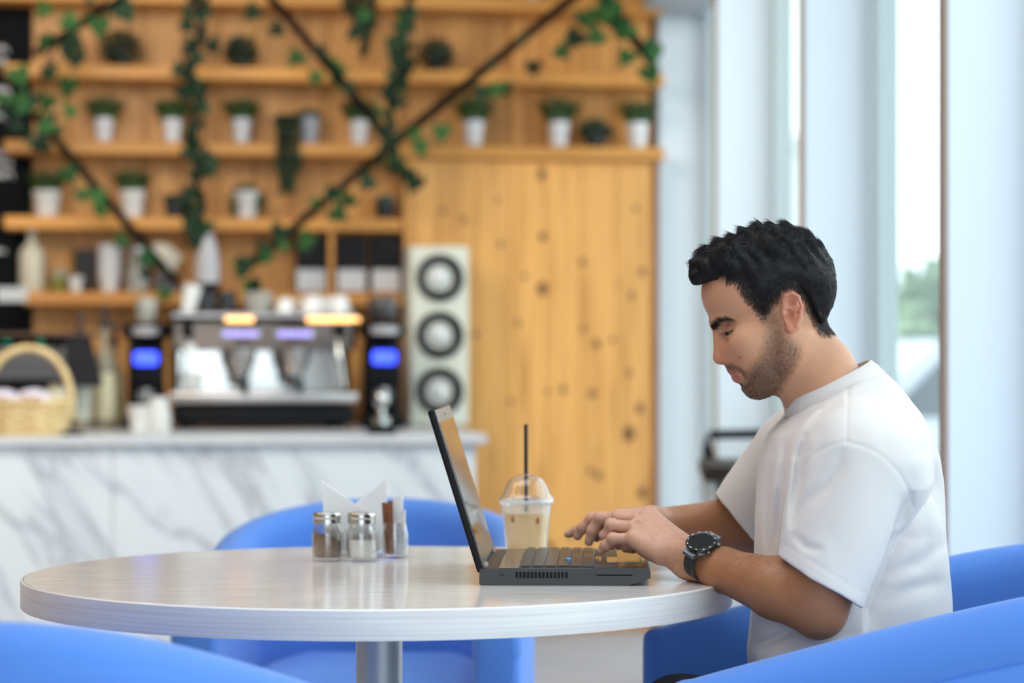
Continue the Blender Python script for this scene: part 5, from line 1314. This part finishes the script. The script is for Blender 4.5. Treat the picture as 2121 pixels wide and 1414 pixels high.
link('eyebrow', np_mesh('eyebrow', vV, vF, mat('brow_hair', (.014, .009, .007, 1), .45)), man)['kind'] = 'stuff'
lp = [C(300, 819, -.0265), C(322, 813, -.0335), C(345, 806, -.0395), C(370, 799, -.0435), C(392, 793, -.0465)]
lr = np.random.RandomState(2); lP = []
for k in range(110):
    u_ = lr.uniform(0, 3.999); i0 = int(u_); lP.append(lp[i0] * (1 - u_ + i0) + lp[i0 + 1] * (u_ - i0))
lP = np.array(lP, f32); lP2 = lP.copy(); lP2[:, 1] = 2 * HYM - lP2[:, 1]
lD = np.array([[-.85, -.35, -.42]]) + lr.normal(0, .12, (len(lP), 3)); lD2 = lD * np.array([[1, -1, 1]])
lN = np.tile(np.array([[-.2, -.5, .84]]), (len(lP), 1)); lN2 = lN * np.array([[1, -1, 1]])
vV, vF = strands(np.concatenate([lP, lP2]), np.concatenate([lN, lN2]), np.concatenate([lD, lD2]), lr.uniform(.004, .0075, 2 * len(lP)), .00018, lift=.25, seg=3)
link('eyelashes', np_mesh('eyelashes', vV, vF, mat('brow_hair', (0, 0, 0, 1))), man)['kind'] = 'stuff'
def armhair(V, F, wr, el, n, seed):
    N = vnormals(V, F); ax = wr - el; t_ = (V - el) @ ax / (ax @ ax); m = np.clip(np.minimum((t_ + .05) / .2, (1.35 - t_) / .25), 0, 1) * (.35 + .65 * (N[:, 2] > -.3))
    i, r_ = scatter(V, N, m, n, seed); dv = np.tile(ax / np.linalg.norm(ax), (n, 1)) + np.array([[0, 0, -.55]]) + r_.normal(0, .35, (n, 3))
    return strands(V[i] + r_.normal(0, .0006, (n, 3)), N[i], dv, r_.uniform(.005, .011, n), .000085, lift=.22, curl=.06, seg=3)
v1, f1 = armhair(aV, aF, W1, EL1, 2600, 7); v2, f2 = armhair(bV, bF, W2, EL2, 1300, 8)
link('arm_hair', np_mesh('arm_hair', np.concatenate([v1, v2]), np.concatenate([f1, f2 + len(v1)]), mat('arm_hair', (.045, .026, .016, 1), .5)), man)['kind'] = 'stuff'
# ------------------------------------------------------------------ t-shirt
TS = np.array([(745, 1790, 1812, .015), (770, 1752, 1830, .045), (800, 1705, 1862, .085), (850, 1638, 1898, .140), (900, 1592, 1926, .182), (950, 1578, 1942, .202), (1000, 1573, 1949, .205), (1100, 1566, 1955, .160), (1200, 1561, 1962, .152), (1290, 1556, 1968, .165), (1350, 1550, 1972, .192), (1440, 1560, 1975, .195)], f32)
tz = CZ - (TS[:, 0] - HY) * HYM / FPX; txf = (TS[:, 1] - 1060.5) * HYM / FPX; txb = (TS[:, 2] - 1060.5) * HYM / FPX
def pxl(P): return 1060.5 + P[:, 0] * FPX / P[:, 1], HY + (CZ - P[:, 2]) * FPX / P[:, 1]
NS0, NS1 = Q(1768, 955, 3.462), Q(1690, 1250, 3.418)
FS0, FS1 = Q(1662, 940, 3.79), Q(1508, 1118, 3.955)
cF, cB = Q(1630, 850, HYM), Q(1815, 760, HYM)
cn = np.array([-(cB - cF)[2], 0, (cB - cF)[0]], f32); cn /= np.linalg.norm(cn)
h0, h1 = Q(1612, 1152, 3.42), Q(1790, 1262, 3.42)
hn = np.array([(h1 - h0)[2], 0, -(h1 - h0)[0]], f32); hn /= np.linalg.norm(hn)         # points down-left, out of the sleeve
if hn[2] > 0: hn = -hn
g0, g1 = Q(1484, 1030, 3.90), Q(1572, 1140, 3.93); gd = (g1 - g0); gn = np.array([gd[2], 0, -gd[0]], f32); gn /= np.linalg.norm(gn)
if gn[0] > 0: gn = -gn
SEAMS = [[(1757, 785), (1755, 840), (1754, 916)], [(1664, 965), (1690, 938), (1722, 921), (1755, 915), (1790, 924), (1830, 945), (1862, 978), (1882, 1015), (1893, 1055)]]
FOLDS = [([(1702, 878), (1672, 905), (1659, 945), (1655, 990), (1644, 1040), (1637, 1100)], .0085, 11), ([(1747, 922), (1738, 965), (1712, 1005), (1668, 1045), (1643, 1090)], .0055, 13), ([(1602, 915), (1591, 1010), (1588, 1090), (1590, 1160)], .0045, 9), ([(1630, 895), (1616, 1000), (1612, 1090), (1603, 1160)], .0045, 9), ([(1748, 832), (1704, 853), (1668, 888)], .0045, 9), ([(1892, 1015), (1876, 1050), (1856, 1095)], .0045, 11), ([(1965, 1115), (1905, 1165), (1825, 1195)], .0055, 16), ([(1965, 1200), (1900, 1217), (1815, 1255)], .0045, 16), ([(1660, 1296), (1600, 1325), (1552, 1340)], .009, 9), ([(1640, 1100), (1668, 1132), (1712, 1142)], .0035, 9), ([(1945, 850), (1922, 930), (1938, 1005)], .003, 18)]
STEPS = [([(1926, 1004), (1908, 1040), (1882, 1074), (1852, 1108), (1828, 1160), (1800, 1225), (1786, 1262)], .026, 42)]
BULGE = [([(1614, 920), (1603, 1030), (1598, 1130)], .003, 9), ([(1642, 915), (1633, 1030), (1622, 1130)], .0045, 11)]
def torso(P):
    z_ = P[:, 2]; xf = np.interp(-z_, -tz, txf); xb = np.interp(-z_, -tz, txb); w_ = np.interp(-z_, -tz, TS[:, 3])
    cx_ = (xf + xb) / 2; ax_ = (xb - xf) / 2; n_ = 2.35
    g_ = (np.abs((P[:, 0] - cx_) / ax_) ** n_ + np.abs((P[:, 1] - HYM) / w_) ** n_) ** (1 / n_)
    return (g_ - 1) * np.minimum(ax_, w_) * .9
def shirt(P):
    d = torso(P)
    d = smin(d, rcone(P, Q(1752, 862, 3.555), Q(1766, 935, 3.485), .045, .060), .03)
    d = smin(d, rcone(P, Q(1722, 862, 3.685), Q(1672, 925, 3.765), .045, .058), .03)
    d = smax(d, (P - (cF + cB) / 2) @ cn + .004, .006)
    s = rcone(P, NS0, NS1, .086, .064)
    s = smax(s, (P - h0) @ hn, .003)
    kz = np.clip((P[:, 2] - .86) / .08, 0, 1); d = smin(d, s, .007 + .022 * kz)
    s2 = rcone(P, FS0, FS1, .078, .062); s2 = smax(s2, (P - g0) @ gn, .003); d = smin(d, s2, .022)
    x, y = pxl(P); nearm = np.clip((3.60 - P[:, 1]) / .04, 0, 1)
    for sgn, lst in ((1, FOLDS), (-1, BULGE)):
        for pl_, a_, w_ in lst: dd, tp2 = foldsd(x, y, pl_); d = d + sgn * a_ * tp2 * np.exp(-(dd / w_) ** 2) * nearm
    for pl_ in SEAMS: d = d + .0014 * np.exp(-(linesd(x, y, pl_) / 3.0) ** 2) * nearm
    for pl_, a_, dec in STEPS:
        dd = linesd(x, y, pl_); sd_ = (x - pl_[0][0]) * (pl_[-1][1] - pl_[0][1]) - (y - pl_[0][1]) * (pl_[-1][0] - pl_[0][0])
        pv = np.interp(y, [p_[1] for p_ in pl_], [p_[0] for p_ in pl_]); sg = x - pv
        d = d + a_ * np.exp(-np.maximum(dd, 0) / dec) * np.clip((sg - 3) / 6, 0, 1) * nearm
    hl = ((P - h0) @ hn); ins = rcone(P, NS0, NS1, .086, .064) < .01
    d = d + np.where(ins, .0007 * np.exp(-((hl + .0195) / .0018) ** 2), 0) * nearm
    d = d - .0024 * vnoise(P * np.array([14, 14, 10], f32), 4) - .0010 * vnoise(P * np.array([42, 42, 26], f32), 6)
    # hollow sleeves
    d = smax(d, -smax(rcone(P, NS0, NS1, .077, .0555), -((P - h0) @ hn + .022), .004), .002)
    d = smax(d, -smax(rcone(P, FS0, FS1, .073, .057), -((P - g0) @ gn + .022), .004), .002)
    d = smax(d, -rcone(P, C(900, 1100), C(985, 1290), .058, .064), .004)
    return np.maximum(d, .560 - P[:, 2])
SV, SF = surface(shirt, [.28, 3.30, .55], [.70, 4.04, 1.10], .0024, margin=.012, smooth=2)
m_shirt = mat('white_cotton', (.70, .665, .645, 1), .85, spec=.2, Sheen_Weight=.15); t = NT(m_shirt)
tc = t.n('ShaderNodeTexCoord'); nz = t.n('ShaderNodeTexNoise'); nz.inputs['Scale'].default_value = 1100; t.l(tc.outputs['Object'], nz.inputs['Vector']); t.bump(nz.outputs['Fac'], .2, .0005)
tsh = link('t_shirt', np_mesh('t_shirt', SV, SF, m_shirt), man)
# ribbed collar
cc_ = (cF + cB) / 2; e1 = (cB - cF); Lh = np.linalg.norm(e1) / 2; e1 = e1 / np.linalg.norm(e1)
mb = MB(); v = []; f = []; NR = 64; prof = [(-.003, -.012), (.003, -.013), (.0035, 0), (.0005, .011), (-.0025, .012), (-.004, .0)]
for i in range(NR):
    a = 2 * math.pi * i / NR; rad = e1 * math.cos(a) * Lh + np.array([0, 1, 0]) * math.sin(a) * .073
    out = rad / np.linalg.norm(rad)
    for o_, z_ in prof: v.append(tuple((cc_ + rad + out * (o_ - z_ * .25) + cn * z_ + cn * .002).tolist()))
m_ = len(prof)
for i in range(NR):
    j = (i + 1) % NR
    for k in range(m_): l = (k + 1) % m_; f.append([i * m_ + k, i * m_ + l, j * m_ + l, j * m_ + k])
mb.add(v, f).build('collar', m_shirt, tsh, 60)
# trousers and shoes
def pants(P):
    d = ell(P, np.array([.555, HYM, .585], f32), (.135, .185, .10))
    for s in (-1, 1):
        hp_ = np.array([.55, HYM + s * .095, .545 if s < 0 else .525], f32); kn_ = np.array([.245, HYM + s * .118, .556 if s < 0 else .512], f32); an = np.array([.215, HYM + s * .12, .10], f32)
        d = smin(d, rcone(P, hp_, kn_, .088, .066), .03); d = smin(d, rcone(P, kn_, an, .068, .052), .025)
    d = d - .003 * vnoise(P * 24, 8)
    return np.maximum(d, .075 - P[:, 2])
TV, TF = surface(pants, [.10, 3.36, .05], [.72, 3.88, .74], .006, margin=.015, smooth=1)
link('trousers', np_mesh('trousers', TV, TF, noisecol('black_denim', (.012, .012, .014, 1), (.02, .02, .022, 1), 60, .8)), man)
for s in (-1, 1):
    def shoe(P):
        c = np.array([.16, HYM + s * .12, .04], f32)
        d = smin(rcone(P, c + np.array([.05, 0, .012], f32), c + np.array([-.10, 0, -.008], f32), .046, .036), rcone(P, c + np.array([.05, 0, .02], f32), c + np.array([.055, 0, .07], f32), .044, .046), .02)
        return np.maximum(d, .002 - P[:, 2])
    v_, f_ = surface(shoe, [-.02, HYM + s * .12 - .06, -.005], [.28, HYM + s * .12 + .06, .13], .005)
    link('shoe', np_mesh('shoe', v_, f_, mat('black_shoe', (.015, .015, .016, 1), .45)), man)
# ------------------------------------------------------------------ watch
fc = Vector(Q(1453, 1122, 3.592).tolist()); ta = Vector((np.array(Q(1500, 1180, 3.590)) - W1).tolist()).normalized()
nrm = Vector((0.02, -.70, .72)); nrm = (nrm - ta * nrm.dot(ta) * .55).normalized()
yv = ta.cross(nrm).normalized(); xv = nrm.cross(yv).normalized() * 1.0
Mw = Matrix((( -xv.x, yv.x, nrm.x, fc.x), (-xv.y, yv.y, nrm.y, fc.y), (-xv.z, yv.z, nrm.z, fc.z), (0, 0, 0, 1)))
Mw = Matrix(((xv.x, yv.x, nrm.x, fc.x), (xv.y, yv.y, nrm.y, fc.y), (xv.z, yv.z, nrm.z, fc.z), (0, 0, 0, 1)))
wt_ = thing('smartwatch', "round black-faced sports watch with dark green strap on the man's wrist", 'watch'); wt_.matrix_world = Mw
m_case = mat('watch_case', (.20, .22, .235, 1), .3, .8); m_strap = mat('watch_strap', (.022, .030, .028, 1), .55)
WR_ = .0232
MB().lathe([(WR_ * .80, -.0100), (WR_ * .97, -.0085), (WR_ * 1.0, -.003), (WR_ * .99, 0)], 40).build('case', m_case, wt_, 40)
MB().lathe([(WR_ * 1.02, -.0025), (WR_ * 1.03, .0008), (WR_ * .97, .0022), (WR_ * .80, .0014)], 48, cap=False).build('bezel', mat('bezel_black', (.012, .014, .016, 1), .25), wt_, 40)
MB().lathe([(WR_ * .82, .0010), (WR_ * .5, .0013), (.0001, .0013)], 48, cap=False).build('watch_screen', mat('watch_glass', (.004, .003, .003, 1), .06), wt_, 180)
for k in range(12):
    a = 2 * math.pi * k / 12 + .1
    bx = MB().box((0, 0, 0), (.0032 if k % 3 else .0042, .0017, .0006), .0002, M=Matrix.Translation((WR_ * .905 * math.cos(a), WR_ * .905 * math.sin(a), .0024)) @ Matrix.Rotation(a + math.pi / 2, 4, 'Z'))
    bx.build('bezel_mark', mat('mark_yellow', (.62, .75, .02, 1), .4) if k == 2 else mat('mark_white', (.75, .75, .75, 1), .4), wt_)
for a in (R(20), R(-35)): MB().lathe([(.0030, 0), (.0032, .003), (.0026, .0045)], 14, M=Matrix.Rotation(a, 4, 'Z') @ Matrix.Translation((WR_, 0, -.004)) @ Matrix.Rotation(R(90), 4, 'Y')).build('crown', m_case, wt_)
for s in (-1, 1):
    MB().prism([(-.0125, s * WR_ * .70), (.0125, s * WR_ * .70), (.0112, s * (WR_ + .0065)), (-.0112, s * (WR_ + .0065))], -.0092, -.0035, ax='z').build('lug', m_case, wt_, 25)
# strap: loop round the wrist in the watch's local frame (x along the arm)
cz_ = -.0330; ry, rz_ = .0292, .0288
def strap_pt(a, off): return ((ry + off) * math.sin(a), cz_ + (rz_ + off) * math.cos(a))
v = []; f = []; NA = 48; a0, a1 = R(44), R(316)
for i in range(NA + 1):
    a = a0 + (a1 - a0) * i / NA; hw_ = .0112 - .0012 * math.sin((a - a0) / (a1 - a0) * math.pi)
    for xx, off in ((-hw_, .0004), (-hw_, .0026), (hw_, .0026), (hw_, .0004)):
        yy, zz = strap_pt(a, off); v.append((xx, yy, zz))
for i in range(NA):
    for k in range(4): l = (k + 1) % 4; f.append([i * 4 + k, i * 4 + l, i * 4 + 4 + l, i * 4 + 4 + k])
f += [[0, 1, 2, 3], [NA * 4 + k for k in (3, 2, 1, 0)]]
st = MB().add(v, f).build('strap', m_strap, wt_, 40)
for sgn in (1, -1):
    for k in range(4):
        a = sgn * R(76 + k * 9) if sgn > 0 else R(360 - 76 - k * 9); yy, zz = strap_pt(a, .0027)
        MB().box((0, 0, 0), (.0075, .0017, .0006), .0002, M=Matrix.Translation((0, yy, zz)) @ Matrix.Rotation(-a, 4, 'X')).build('strap_slot', m_lapm, st)
a = R(170)
for aa in (R(150), R(205)):
    yy, zz = strap_pt(aa, .0035); MB().box((0, 0, 0), (.0265, .0075, .0036), .0012, M=Matrix.Translation((0, yy, zz)) @ Matrix.Rotation(-aa, 4, 'X'), seg=2).build('keeper', m_strap, st)
